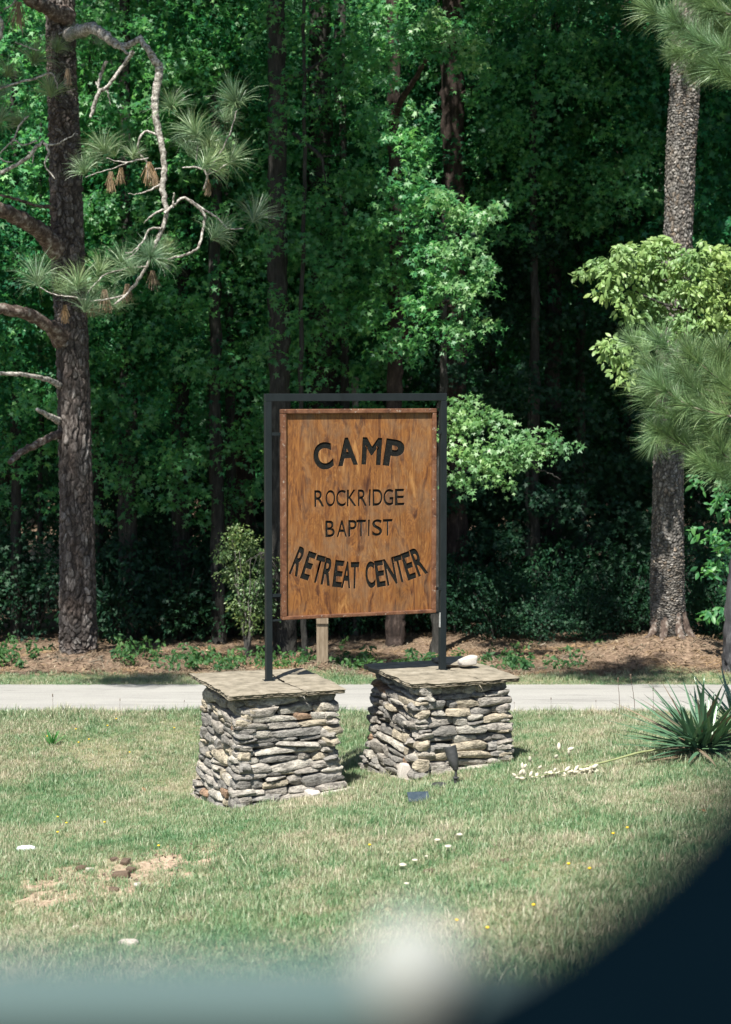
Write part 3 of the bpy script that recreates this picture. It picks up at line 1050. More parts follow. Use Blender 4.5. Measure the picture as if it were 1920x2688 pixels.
pob = bpy.data.objects.new('panel', pme); C.objects.link(pob)
md = pob.modifiers.new('cut', 'BOOLEAN'); md.object = cob; md.operation = 'DIFFERENCE'; md.solver = 'EXACT'; md.use_self = True
bpy.context.view_layer.update()
res = bpy.data.meshes.new_from_object(pob.evaluated_get(bpy.context.evaluated_depsgraph_get()))
print('panel polys', len(res.polygons))
bpy.data.objects.remove(pob); bpy.data.objects.remove(cob)
res.materials.clear()
pan = link('panel', res, M['board'], sign)
for o in LETTERS: o.parent = pan

# ------------------------------------------------------------------ spotlight and small dark objects in the lawn
q = lawn_pt(1197, 2060)
lamp = empty('garden_spotlight', q, 'small black garden spotlight on a stake in the grass, aimed up at the sign', 'spotlight')


def lathe(bm, prof, seg=20, M4=None):
    rings = []
    for r, z in prof:
        rings.append([bm.verts.new((M4 or Matrix()) @ Vector((r * math.cos(2 * PI * i / seg), r * math.sin(2 * PI * i / seg), z))) for i in range(seg)])
    for a, b in zip(rings, rings[1:]):
        for i in range(seg):
            bm.faces.new((a[i], a[(i + 1) % seg], b[(i + 1) % seg], b[i]))
    bm.faces.new(rings[0]); bm.faces.new(rings[-1])


bm = bmesh.new()
lathe(bm, [(0.004, -0.06), (0.014, 0.0), (0.016, 0.05), (0.017, 0.055), (0.017, 0.06), (0.010, 0.062), (0.010, 0.12)], 14)
link('stake', bm_mesh('stake', bm, False), M['lamp_black'], lamp)
bm = bmesh.new()
lathe(bm, [(0.022, 0.050), (0.024, 0.052), (0.024, 0.060), (0.022, 0.062)], 14)
link('collar', bm_mesh('collar', bm), M['lamp_black'], lamp)
T4 = Matrix.Translation((0.0, 0, 0.12)) @ Matrix.Rotation(math.radians(-15), 4, 'Y') @ Matrix.Rotation(math.radians(-14), 4, 'X')
bm = bmesh.new()
lathe(bm, [(0.012, -0.01), (0.022, 0.0), (0.024, 0.015), (0.030, 0.022), (0.040, 0.07), (0.046, 0.115), (0.049, 0.175), (0.050, 0.182), (0.046, 0.182), (0.042, 0.14)], 24, T4)
lh = link('lamp_head', bm_mesh('lamp_head', bm, True), M['lamp_black'], lamp)
bm = bmesh.new()
lathe(bm, [(0.001, 0.1401), (0.041, 0.1405), (0.041, 0.143), (0.001, 0.146)], 24, T4)
link('lens', bm_mesh('lens', bm, True), M['panel_dark'], lh)
q = lawn_pt(1099, 2108); q.z += 0.045
sol = empty('solar_panel', q, 'small dark blue rectangular solar panel tilted in the grass, left of the spotlight', 'solar panel', None, 0.15)
bm = bmesh.new(); box(bm, -0.078, 0.078, -0.05, 0.05, -0.006, 0.006, bevel=0.003)
bmesh.ops.rotate(bm, verts=bm.verts, cent=(0, 0, 0), matrix=Matrix.Rotation(math.radians(32), 3, 'X'))
link('panel', bm_mesh('panel', bm), M['panel_dark'], sol)
bm = bmesh.new(); lathe(bm, [(0.006, -0.09), (0.008, -0.012), (0.006, 0.0)], 10); link('stake', bm_mesh('stake', bm), M['lamp_black'], sol)
q = lawn_pt(1154, 2068); q.z += 0.012
vb = empty('dark_disc', q, 'low round dark disc in the grass between the solar panel and the spotlight', 'ground cover')
bm = bmesh.new(); lathe(bm, [(0.062, -0.03), (0.062, 0.010), (0.055, 0.022), (0.02, 0.028), (0.001, 0.029)], 20)
link('disc', bm_mesh('disc', bm), M['lamp_black'], vb)  # flat dark disc set low in the grass

# wooden post behind the sign
q = P(847, 1752, 22.05); q.z = gz(q.x, q.y)
wp_ = empty('wooden_post', q, 'pale square wooden post on a dirt mound, seen under the sign board', 'post')
bm = bmesh.new(); box(bm, -0.072, 0.072, -0.07, 0.07, -0.2, 1.38, bevel=0.008)
link('post', bm_mesh('post', bm), M['post_wood'], wp_)
bm = bmesh.new()
ring = [(-0.072, 0.5), (0.075, 0.5), (0.075, 1.1), (-0.09, 1.1), (-0.085, 0.66), (-0.072, 0.56)]
a = [bm.verts.new((x, -0.096, z)) for x, z in ring]; b = [bm.verts.new((x, -0.0725, z)) for x, z in ring]
for i in range(len(ring)): bm.faces.new((a[i], a[(i + 1) % 6], b[(i + 1) % 6], b[i]))
bm.faces.new(a); bm.faces.new(b)
link('cleat', bm_mesh('cleat', bm), M['post_wood'], wp_)

# dark pole cut by the right edge
tk = Mesh()
b0 = P(1928, 1770, 21.95)
b0.z = gz(b0.x, b0.y)
ep = empty('utility_pole', b0, 'dark weathered round pole cut off by the right edge of the picture', 'pole')
tk.tube([(0, 0, -0.2), (0.03, 0, 0.8), (0.08, 0, 1.9), (0.1, 0, 2.6)], [0.17, 0.145, 0.12, 0.115], 18, 40)
link('shaft', tk.build('shaft'), M['shaft'], ep)


# ------------------------------------------------------------------ foliage builders
def star_template():
    V = [(0, 0.02, 0.0)]
    angs = [(-140, 0.52), (-68, 0.86), (0, 1.0), (68, 0.86), (140, 0.52)]
    tips = []; notch = []
    for a, r in angs:
        a = math.radians(90 - a)
        tips.append((r * math.cos(a), r * math.sin(a), -0.16 * r))
    for a, r in [(-104, 0.30), (-34, 0.36), (34, 0.36), (104, 0.30)]:
        a = math.radians(90 - a)
        notch.append((r * math.cos(a), r * math.sin(a), 0.03))
    base = (0, -0.18, 0)
    V += tips + notch + [base]
    T = [(0, 10, 1), (0, 1, 6), (0, 6, 2), (0, 2, 7), (0, 7, 3), (0, 3, 8), (0, 8, 4), (0, 4, 9), (0, 9, 5), (0, 5, 10)]
    return np.array(V) * 0.5, np.array(T)


def oval_template():
    V = np.array([(0, -0.5, 0), (-0.24, -0.1, -0.03), (0.24, -0.1, -0.03), (0, 0.0, 0.05), (-0.18, 0.25, -0.06), (0.18, 0.25, -0.06), (0, 0.55, -0.12)])
    T = np.array([(0, 3, 1), (0, 2, 3), (1, 3, 4), (3, 2, 5), (4, 3, 6), (3, 5, 6)])
    return V, T


def kite_template():
    V = np.array([(0, -0.5, 0), (0.33, 0.0, -0.05), (0, 0.5, -0.05), (-0.33, 0.0, -0.05)])
    return V, np.array([(0, 1, 2), (0, 2, 3)])


STAR, OVAL, KITE = star_template(), oval_template(), kite_template()


def leaves_mesh(name, cen, nor, tip, size, template):
    """cen,nor,tip (N,3): leaf centres, normals and pointing directions"""
    Vt, Tt = template
    n = nor / (np.linalg.norm(nor, axis=1)[:, None] + 1e-9)
    t = tip - n * np.sum(tip * n, 1)[:, None]
    t /= np.linalg.norm(t, axis=1)[:, None] + 1e-9
    s = np.cross(t, n)
    V = cen[:, None, :] + size[:, None, None] * (Vt[None, :, 0, None] * s[:, None, :] + Vt[None, :, 1, None] * t[:, None, :] + Vt[None, :, 2, None] * n[:, None, :])
    k = len(Vt)
    T = Tt[None] + (np.arange(len(cen)) * k)[:, None, None]
    return np_mesh(name, V.reshape(-1, 3), T.reshape(-1, 3))


def sprays(centres, per, spread, leaf, face=(-0.15, -0.55, 0.75), droop=0.5, flat=0.45, jit=0.55):
    """leaf clusters around twig centres: flattened fans of leaves, drooping at the rim"""
    S = len(centres)
    fn = np.array(face)[None] + rng.normal(0, 0.35, (S, 3))
    fn /= np.linalg.norm(fn, axis=1)[:, None]
    ref = rng.normal(size=(S, 3))
    u = ref - fn * np.sum(ref * fn, 1)[:, None]; u /= np.linalg.norm(u, axis=1)[:, None]
    w = np.cross(fn, u)
    c = np.repeat(centres, per, 0); U = np.repeat(u, per, 0); W = np.repeat(w, per, 0); FN = np.repeat(fn, per, 0)
    N = len(c)
    sp_ = np.repeat(spread * rng.uniform(0.6, 1.3, S), per)
    a = rng.uniform(0, 2 * PI, N); r = np.sqrt(rng.uniform(0, 1, N)) * sp_
    out = (np.cos(a)[:, None] * U + np.sin(a)[:, None] * W)
    pos = c + out * r[:, None] + FN * rng.normal(0, flat * 0.3, N)[:, None] * sp_[:, None] - np.array([0, 0, 1]) * (droop * r ** 2 / np.maximum(sp_, 1e-3))[:, None]
    nor = FN + out * 0.3 + rng.normal(0, jit, (N, 3))
    tip = out + np.array([0, 0, -0.7]) + rng.normal(0, 0.3, (N, 3))
    size = leaf * rng.uniform(0.45, 1.35, N)
    return pos, nor, tip, size


def ellip(n, c, r, shell=0.5):
    d = rng.normal(size=(n, 3)); d /= np.linalg.norm(d, axis=1)[:, None]
    rad = shell + (1 - shell) * rng.uniform(size=(n, 1)) ** 0.7
    rad = np.where(rng.uniform(size=(n, 1)) < 0.25, rng.uniform(size=(n, 1)) * shell, rad)
    return np.array(c) + d * rad * np.array(r)


def crown_clumps(name, base, clumps, n_per_m2, leaf, template, mt, parent, spread=0.16, per=9, **kw):
    """clumps: (world centre, rx, ry, rz). local mesh around base"""
    allc = []
    for c, rx_, ry_, rz_ in clumps:
        n = max(4, int(n_per_m2 * rx_ * rz_))
        allc.append(ellip(n, c, (rx_, ry_, rz_), 0.35))
    cen = np.vstack(allc) - np.array(base)
    me = leaves_mesh(name, *sprays(cen, per, spread, leaf, **kw), template)
    return link(name, me, mt, parent)


def voronoi_trunk(name, path_pts, radii, nseg, dz, cell_w, cell_h, relief, seed, furrow=0.9, creasew=0.22):
    """pine trunk with raised bark plates as real relief"""
    r = np.random.default_rng(seed)
    pts = np.hstack([np.asarray([tuple(p) for p in path_pts]), np.asarray(radii)[:, None]])
    L = sum(np.linalg.norm(pts[i + 1, :3] - pts[i, :3]) for i in range(len(pts) - 1))
    n = int(L / dz)
    pr_ = smooth_path(pts, n)
    path, rad = pr_[:, :3], pr_[:, 3]
    R = rad.mean()
    nc = max(6, int(round(2 * PI * R / cell_w)))
    nr = int(L / cell_h) + 3
    ox = r.uniform(0.1, 0.9, (nr, nc)); oy = r.uniform(0.1, 0.9, (nr, nc)); val = r.uniform(size=(nr, nc))
    th = np.linspace(0, 2 * PI, nseg, endpoint=False)
    A, S = np.meshgrid(th / (2 * PI) * nc, np.linspace(0, L, n) / cell_h)
    # domain warp
    A = A + 0.35 * np.sin(S * 1.3 + np.sin(A * 2 * PI / nc * 3) * 2) * 0.6 + 0.15 * np.sin(S * 4.1 + A)
    S = S + 0.28 * np.sin(A * 2 * PI / nc * 4 + S * 0.7) + 0.1 * np.sin(A * 2 * PI / nc * 9)
    gx = np.zeros(A.shape); gy = np.zeros(A.shape); ci_ = np.zeros(A.shape, int); cj = np.zeros(A.shape, int)
    F1 = np.full(A.shape, 9.0); F2 = np.full(A.shape, 9.0); cv = np.zeros(A.shape)
    ia = np.floor(A).astype(int); js = np.floor(S).astype(int)
    for di in (-1, 0, 1):
        for dj in (-1, 0, 1):
            i = ia + di; j = js + dj
            im = np.mod(i, nc); jm = np.clip(j + 1, 0, nr - 1)
            d = np.sqrt((i + ox[jm, im] - A) ** 2 + (j + oy[jm, im] - S) ** 2)
            new = d < F1
            F2 = np.where(new, F1, np.minimum(F2, d))
            cv = np.where(new, val[jm, im], cv)
            gx = np.where(new, A - i - ox[jm, im], gx); gy = np.where(new, S - j - oy[jm, im], gy)
            ci_ = np.where(new, im, ci_); cj = np.where(new, jm, cj)
            F1 = np.where(new, d, F1)
    crease = sstep(0.0, creasew, F2 - F1)
    plate = crease * (0.55 + 0.45 * cv) + 0.12 * r.normal(size=A.shape) * crease
    # shingle: each plate stands off towards its lower edge
    ta = r.uniform(-1, 1, (nr, nc)); tb = r.uniform(-0.3, 1.0, (nr, nc))
    im = np.mod(ia, nc); jm = np.clip(js + 1, 0, nr - 1)
    H = relief * (plate * 0.8 + crease * (0.9 * gx * ta[cj, ci_] - 1.1 * gy * tb[cj, ci_]))
    wv = np.zeros(A.shape)
    for f_, a_ in ((1.3, .16), (2.9, .16), (6.1, .13), (11.0, .08)):
        wv += a_ * np.sin(A * f_ * 1.0 + 3 * np.sin(S * f_ * .7)) * np.cos(S * f_ * 1.3 + 2 * np.sin(A * f_ * .6))
    ph = A * 2 * PI / nc
    fur = np.abs(np.sin(ph * 4.5 + 0.9 * np.sin(S * 0.42) + 0.7 * np.sin(S * 0.93 + ph * 2))) * np.abs(np.cos(ph * 3 - 0.8 * np.sin(S * 0.31 + 1) + 0.5 * np.sin(S * 1.3)))
    fur = sstep(0.0, 0.28, fur)
    H = H + relief * wv - relief * furrow * (1 - fur)
    crease = crease * (0.45 + 0.55 * fur) + (1 - crease) * 0.25 * (1 - furrow)
    big = 1 + 0.03 * np.sin(A * 2 * PI / nc * 2 + S * 0.11) + 0.02 * np.sin(A * 2 * PI / nc * 3 - S * 0.07)
    tan = np.gradient(path, axis=0); tan /= np.linalg.norm(tan, axis=1)[:, None]
    u = np.cross(tan, [0, 1, 0.0]); u /= np.linalg.norm(u, axis=1)[:, None]
    w = np.cross(tan, u)
    rr = rad[:, None] * big + H
    V = path[:, None, :] + rr[..., None] * (np.cos(th)[None, :, None] * u[:, None, :] + np.sin(th)[None, :, None] * w[:, None, :])
    i = np.arange(n - 1)[:, None] * nseg; j = np.arange(nseg)[None, :]; k = (j + 1) % nseg
    q = np.stack([i + j, i + nseg + j, i + nseg + k, i + k], -1).reshape(-1, 4)
    me = np_mesh(name, V.reshape(-1, 3), None, q, True)
    a = me.attributes.new('cell', 'FLOAT', 'POINT'); a.data.foreach_set('value', cv.ravel().astype(np.float32))
    a = me.attributes.new('crease', 'FLOAT', 'POINT'); a.data.foreach_set('value', crease.ravel().astype(np.float32))
    return me


def needle_tuft(name, n, length, droop, w=0.0016, cone=1.15):
    """a brush of long pine needles round a bud pointing up (+Z)"""
    V = []; T = []
    for k in range(n):
        a = rng.uniform(0, 2 * PI)
        el = rng.uniform(0.05, cone)          # angle from the axis
        s = rng.uniform(-0.10, 0.02) * length * 1.6
        L = length * rng.uniform(0.65, 1.1)
        d = np.array([math.sin(el) * math.cos(a), math.sin(el) * math.sin(a), math.cos(el)])
        side = np.cross(d, rng.normal(size=3)); side /= np.linalg.norm(side)
        p = np.array([0, 0, s]); o = len(V)
        pp = []
        g = np.array([0, 0, -1.0])
        dd = d.copy()
        for q in range(4):
            pp.append(p.copy())
            dd = dd + g * droop * 0.42 * (q + 0.6) / 2; dd /= np.linalg.norm(dd)
            p = p + dd * L / 3
        ww = w * rng.uniform(0.7, 1.2)
        V += [pp[0] - side * ww, pp[0] + side * ww, pp[1] - side * ww, pp[1] + side * ww, pp[2] - side * ww * .9, pp[2] + side * ww * .9, pp[3]]
        T += [(o, o + 1, o + 3), (o, o + 3, o + 2), (o + 2, o + 3, o + 5), (o + 2, o + 5, o + 4), (o + 4, o + 5, o + 6)]
    return np_mesh(name, V, T)


TUFTS = [needle_tuft('needle_tuft', 165, 0.36, 0.85, 0.0022) for _ in range(4)]
for t in TUFTS: t.materials.append(M['needle'])
YT = [needle_tuft('needle_tuft', 185, 0.24, 0.42, 0.0013, 1.05) for _ in range(4)]
for t in YT: t.materials.append(M['needle_young'])


def dead_tuft(n=60, L=0.26):
    V = []; T = []
    for k in range(n):
        x, y = rng.normal(0, 0.028, 2); l = L * rng.uniform(0.5, 1)
        sx, sy = rng.normal(0, 0.03, 2); o = len(V)
        w = 0.0022
        a = rng.uniform(0, PI); cx, cy = w * math.cos(a), w * math.sin(a)
        V += [(x * .4 - cx, y * .4 - cy, 0), (x * .4 + cx, y * .4 + cy, 0), (x + sx - cx, y + sy - cy, -l), (x + sx + cx, y + sy + cy, -l)]
        T += [(o, o + 1, o + 3), (o, o + 3, o + 2)]
    return np_mesh('dead_needles', V, T)


DT = [dead_tuft() for _ in range(3)]
for t in DT: t.materials.append(M['dead_needle'])


def rel(p, base): return tuple(np.array(p) - np.array(base))


# ------------------------------------------------------------------ left pine
D1 = 22.9
px = [(208, 1745), (206, 1690), (200, 1300), (188, 860), (180, 700), (172, 400), (163, 200), (158, 0), (150, -500), (145, -1200), (140, -2100)]
b0 = P(208, 1722, D1); b0.z = gz(b0.x, b0.y)
pine_l = empty('pine_tree', b0, 'large pine at the left, dark flaky trunk, bent lichened bough and drooping needle brushes', 'pine tree')
pts = [rel(P(x, y, D1), b0) for x, y in px]
rad = [0.275, 0.245, 0.222, 0.212, 0.207, 0.200, 0.190, 0.185, 0.17, 0.14, 0.08]
rad = [r * 0.93 for r in rad]
me = voronoi_trunk('trunk', pts, rad, 150, 0.014, 0.050, 0.115, 0.024, 5, furrow=1.0, creasew=0.20)
link('trunk', me, M['bark_left'], pine_l)


def limb(parent, base, name, pix, radii, mt, seg=10, wob=0.0, n=None):
    """pix: (x, y, distance)"""
    mm = Mesh()
    mm.tube([rel(P(x, y, d), base) for x, y, d in pix], radii, seg, n, wob)
    return link(name, mm.build(name), mt, parent)


LM = M['limb']; BR = M['branch']
limb(pine_l, b0, 'limb', [(150, 655, 22.8), (110, 610, 22.5), (55, 575, 22.1), (-10, 545, 21.7), (-90, 520, 21.3)], [0.14, 0.105, 0.095, 0.09, 0.08], LM, 14, 0.008, 40)
limb(pine_l, b0, 'limb', [(165, 890, 22.8), (130, 855, 22.5), (70, 825, 22.2), (-10, 808, 21.9), (-80, 800, 21.6)], [0.15, 0.085, 0.075, 0.07, 0.065], LM, 14, 0.008, 40)
limb(pine_l, b0, 'limb', [(175, 45, 22.8), (130, 25, 22.5), (90, 5, 22.2), (40, -30, 21.9)], [0.13, 0.09, 0.08, 0.07], LM, 12, 0.006, 30)
limb(pine_l, b0, 'limb', [(160, 1012, 22.8), (120, 995, 22.5), (60, 983, 22.2), (-20, 980, 22.0)], [0.05, 0.032, 0.026, 0.022], BR, 8, 0.006, 30)
limb(pine_l, b0, 'limb', [(155, 1105, 22.8), (125, 1090, 22.5), (98, 1075, 22.3)], [0.05, 0.035, 0.022], BR, 8, 0.004, 16)
limb(pine_l, b0, 'limb', [(155, 1140, 22.8), (110, 1160, 22.5), (60, 1185, 22.3), (25, 1215, 22.1)], [0.06, 0.048, 0.042, 0.03], LM, 9, 0.006, 26)
limb(pine_l, b0, 'limb', [(150, 545, 22.8), (100, 540, 22.5), (50, 525, 22.2), (0, 512, 21.9)], [0.03, 0.02, 0.018, 0.015], LM, 7, 0.006, 26)
# the broken bough hanging in front on the right
limb(pine_l, b0, 'limb', [(180, 90, 22.8), (222, 78, 21.6), (245, 72, 21.3), (280, 95, 21.1), (312, 120, 21.0), (340, 118, 20.9), (368, 100, 20.9)], [0.09, 0.065, 0.062, 0.055, 0.042, 0.038, 0.030], BR, 12, 0.006, 60)
limb(pine_l, b0, 'limb', [(368, 98, 20.9), (385, 125, 20.8), (402, 150, 20.8), (418, 185, 20.8), (410, 250, 20.8), (408, 300, 20.8), (422, 365, 20.8), (432, 430, 20.8), (428, 500, 20.8), (438, 560, 20.8), (420, 615, 20.8), (405, 655, 20.8)], [0.03, 0.034, 0.045, 0.047, 0.045, 0.042, 0.036, 0.035, 0.034, 0.026, 0.025, 0.018], BR, 12, 0.007, 110)
TW = [
    [(350, 135, .026), (322, 175, .022), (300, 205, .020), (280, 230, .022), (262, 240, .024), (245, 285, .024), (238, 310, .012)],
    [(310, 115, .02), (335, 140, .016), (352, 142, .008)], [(280, 160, .02), (265, 195, .02), (258, 230, .014)],
    [(282, 235, .012), (290, 275, .006)], [(252, 215, .01), (262, 240, .008)],
    [(415, 352, .014), (385, 345, .014), (368, 360, .013), (365, 400, .012), (385, 425, .012), (390, 470, .010)],
    [(428, 480, .014), (395, 498, .010), (360, 510, .007), (338, 508, .004)],
    [(432, 560, .018), (455, 540, .016), (480, 520, .016), (510, 535, .018), (535, 560, .017), (535, 600, .016), (520, 650, .014), (480, 670, .014), (440, 680, .009)],
    [(425, 600, .014), (395, 602, .013), (375, 635, .012), (350, 660, .009), (328, 665, .005)],
    [(372, 640, .009), (350, 668, .006), (330, 678, .003)],
    [(430, 550, .013), (400, 565, .011), (378, 585, .005)],
    [(500, 525, .012), (545, 555, .013), (575, 575, .011), (600, 600, .010), (640, 600, .005)],
    [(405, 655, .018), (385, 700, .018), (360, 740, .018), (330, 775, .015), (300, 800, .010)],
    [(455, 545, .012), (458, 505, .010)], [(430, 445, .012), (412, 442, .008), (408, 448, .004)],
    [(385, 700, .010), (330, 705, .009), (270, 725, .008), (230, 770, .007)],
    [(330, 775, .010), (250, 790, .010), (200, 780, .009), (150, 775, .007), (105, 755, .006)],
    [(480, 440, .008), (520, 440, .012), (545, 460, .014), (535, 500, .012)], [(545, 460, .009), (600, 430, .007)], [(515, 420, .008), (520, 380, .006)],
    [(545, 455, .008), (600, 360, .008), (622, 290, .006)],
    [(390, 415, .008), (330, 425, .007), (280, 415, .006)], [(365, 415, .007), (300, 440, .006), (225, 465, .005)],
]
for tw in TW:
    limb(pine_l, b0, 'twig', [(x, y, 20.8 + 0.05 * math.sin(x)) for x, y, r in tw], [r * 1.0 for x, y, r in tw], BR, 7, 0.005, len(tw) * 7)
# left lichened limbs in front of the trunk
TL = [
    [(-20, 240, .016), (40, 220, .014), (95, 205, .013), (130, 192, .013), (145, 205, .010), (152, 235, .006)],
    [(-20, 465, .026), (30, 440, .024), (75, 412, .022), (98, 385, .022), (115, 370, .018)],
    [(115, 375, .016), (130, 400, .016), (118, 432, .010), (146, 472, .007)],
    [(115, 378, .014), (150, 378, .011), (180, 362, .008), (198, 348, .005)],
    [(98, 370, .012), (60, 380, .010), (35, 370, .010), (-10, 415, .008)],
    [(35, 370, .012), (55, 325, .011), (75, 305, .008)], [(-15, 30, .03), (5, 60, .025), (0, 100, .02), (-20, 130, .02)],
    [(40, 110, .008), (75, 125, .007), (105, 135, .005)], [(10, 25, .012), (35, 10, .01), (50, -20, .008)], [(45, 30, .012), (55, 60, .010), (60, 95, .004)],
    [(75, 398, .012), (88, 408, .010), (85, 430, .004)], [(-10, 410, .01), (20, 425, .008), (35, 425, .004)],
]
for tw in TL:
    limb(pine_l, b0, 'twig', [(x, y, 21.4) for x, y, r in tw], [r for x, y, r in tw], BR, 7, 0.005, len(tw) * 7)
TF = [(150, 135, .85, 22.2), (90, 165, .95, 22), (135, 250, 1.15, 21.9), (20, 200, .9, 21.6), (0, 320, 1.1, 21.6), (50, 330, .8, 21.8), (-20, 270, .9, 21.4), (220, 100, .8, 22), (255, 115, .6, 21.8), (10, 250, .7, 22),
      (275, 400, 1.0, 20.9), (222, 455, .85, 20.8), (300, 410, .8, 21.1), (350, 415, .7, 20.8), (250, 435, .7, 21.0),
      (450, 285, .9, 20.9), (622, 275, 1.1, 20.8), (590, 320, .8, 21.0), (512, 355, 1.15, 20.7), (548, 380, .9, 21.0), (605, 425, 1.0, 20.8), (540, 440, 1.05, 20.6), (500, 410, .8, 20.9), (585, 400, .7, 21.1), (480, 380, .7, 21.2), (570, 455, .7, 21.0),
      (668, 580, 1.0, 20.7), (562, 625, 1.0, 20.8), (600, 605, .7, 21), (395, 680, 1.0, 20.7), (420, 690, .9, 20.9), (320, 695, .95, 20.9), (350, 720, .8, 20.7), (260, 720, .9, 20.9), (440, 650, .6, 21.1),
      (98, 745, 1.05, 20.9), (150, 765, .8, 21.1), (205, 755, 1.1, 20.7), (250, 780, .8, 20.9), (290, 785, .6, 21.1), (225, 815, .85, 20.7), (310, 810, .7, 20.9), (180, 775, .7, 20.9), (245, 830, .7, 21.1)]
for k, (x, y, s, d) in enumerate(TF):
    o = bpy.data.objects.new('needle_tuft', TUFTS[k % 4])
    o.parent = pine_l
    o.location = rel(P(x, y - 5, d), b0)
    s *= rng.uniform(.85, 1.15); o.scale = (s * 1.12, s * 1.12, s * rng.uniform(.8, 1.15))
    o.rotation_euler = (rng.uniform(-0.8, 0.5), rng.uniform(-0.8, 0.8), rng.uniform(0, 6.28))
    C.objects.link(o)
for k, (x, y, s) in enumerate([(290, 450, 1.0), (318, 440, .8), (400, 710, 1.0), (172, 800, .9), (275, 760, 1.1), (50, 5, 1.4), (545, 470, .8), (335, 745, .9), (390, 425, 1.2), (180, 180, .8), (405, 450, .8), (240, 790, .8)]):
    o = bpy.data.objects.new('dead_needles', DT[k % 3])
    o.parent = pine_l
    o.location = rel(P(x, y, 20.85 if x > 200 else 21.2), b0)
    o.scale = (s,) * 3
    o.rotation_euler = (0, 0, k)
    C.objects.link(o)


# ------------------------------------------------------------------ overhead pine crowns (above the frame, throw the dappled shade)
def high_crown(name, n, R, H, seed):
    V = ellip(n, (0, 0, 0), (R, R, H), 0.2)
    # gather into boughs
    k = 26
    bc = ellip(k, (0, 0, 0), (R * .85, R * .85, H * .9), 0.3)
    idx = rng.integers(0, k, n)
    V = bc[idx] + rng.normal(0, 1, (n, 3)) * np.array([0.62, 0.62, 0.22])
    nor = rng.normal(0, 1, (n, 3)); tip = rng.normal(0, 1, (n, 3))
    Vt = np.array([(-0.5, -0.5, 0), (0.5, -0.5, 0), (0, 0.5, 0), (0.0, -0.2, 0.4)])
    t = (np.array([(0, -0.5, 0), (0.09, 0, 0), (0, 0.5, 0), (-0.09, 0, 0), (-0.5, 0.1, 0.1), (0, 0.09, 0.1), (0.5, 0.1, 0.1), (0, -0.0, 0.12)]), np.array([(0, 1, 2), (0, 2, 3), (4, 7, 5), (7, 6, 5)]))
    return leaves_mesh(name, V, nor, tip, np.full(n, 0.34) * rng.uniform(0.7, 1.2, n), t)


HC = [high_crown('crown', 5200, 2.6, 2.2, 1), high_crown('crown', 5200, 2.3, 2.6, 2)]
for h in HC: h.materials.append(M['needle'])
c_ = link('crown', HC[0], None, pine_l, rel((b0.x + 0.2, 23.6, 9.6), b0))
c_.scale = (.75, .7, .6)


def boughs(parent, base, name, top, cc, n, mt):
    mm = Mesh()
    for k in range(n):
        a = rng.uniform(0, 2 * PI)
        z0_ = cc[2] + rng.uniform(-1.5, 1.2)
        e = (cc[0] + 2.0 * math.cos(a), cc[1] + 2.0 * math.sin(a), z0_ + rng.uniform(0.1, 0.9))
        s = (top[0], top[1], z0_ - 0.3)
        mm.tube([s, tuple((np.array(s) + e) / 2 + np.array([0, 0, 0.1])), e], [0.05, 0.035, 0.012], 6, 10, 0.02)
    link(name, mm.build(name), mt, parent)


boughs(pine_l, b0, 'bough', rel((b0.x, 22.9, 0), b0), rel((b0.x + 0.2, 23.4, 8.2), b0), 12, LM)

# ------------------------------------------------------------------ right pine
D2 = 23.3
b1 = P(1757, 1668, D2); b1.z = gz(b1.x, b1.y)
pine_r = empty('pine_tree', b1, 'tall straight pine at the right with pale grey plated bark, standing on a reddish mound', 'pine tree')
px = [(1757, 1690, 60), (1757, 1668, 53), (1755, 1640, 49), (1753, 1560, 45), (1752, 1450, 44), (1755, 1200, 41), (1766, 900, 39), (1780, 640, 38.5), (1788, 400, 38), (1798, 220, 38), (1805, 0, 37), (1815, -500, 33), (1830, -1300, 26), (1840, -2200, 15)]
pts = [rel(P(x, y, D2), b1) for x, y, r in px]
rad = [r * D2 / F * 0.93 for x, y, r in px]
me = voronoi_trunk('trunk', pts, rad, 150, 0.012, 0.042, 0.064, 0.021, 9, furrow=0.5, creasew=0.30)
link('trunk', me, M['bark_right'], pine_r)
link('crown', HC[1], None, pine_r, rel((b1.x - 0.6, 24.9, 8.6), b1))
boughs(pine_r, b1, 'bough', rel((b1.x + 0.2, 23.3, 0), b1), rel((b1.x - 0.4, 23.9, 8.6), b1), 12, LM)
# roots flare
mm = Mesh()
for a in (-2.7, -2.0, -1.2, -0.5, 0.3):
    x, y = math.cos(a), math.sin(a)
    mm.tube([(x * 0.16, y * 0.16, 0.28), (x * 0.25, y * 0.25, 0.05), (x * 0.38, y * 0.38, -0.08)], [0.06, 0.06, 0.03], 8, 10, 0.004)
link('root', mm.build('root'), M['limb'], pine_r)

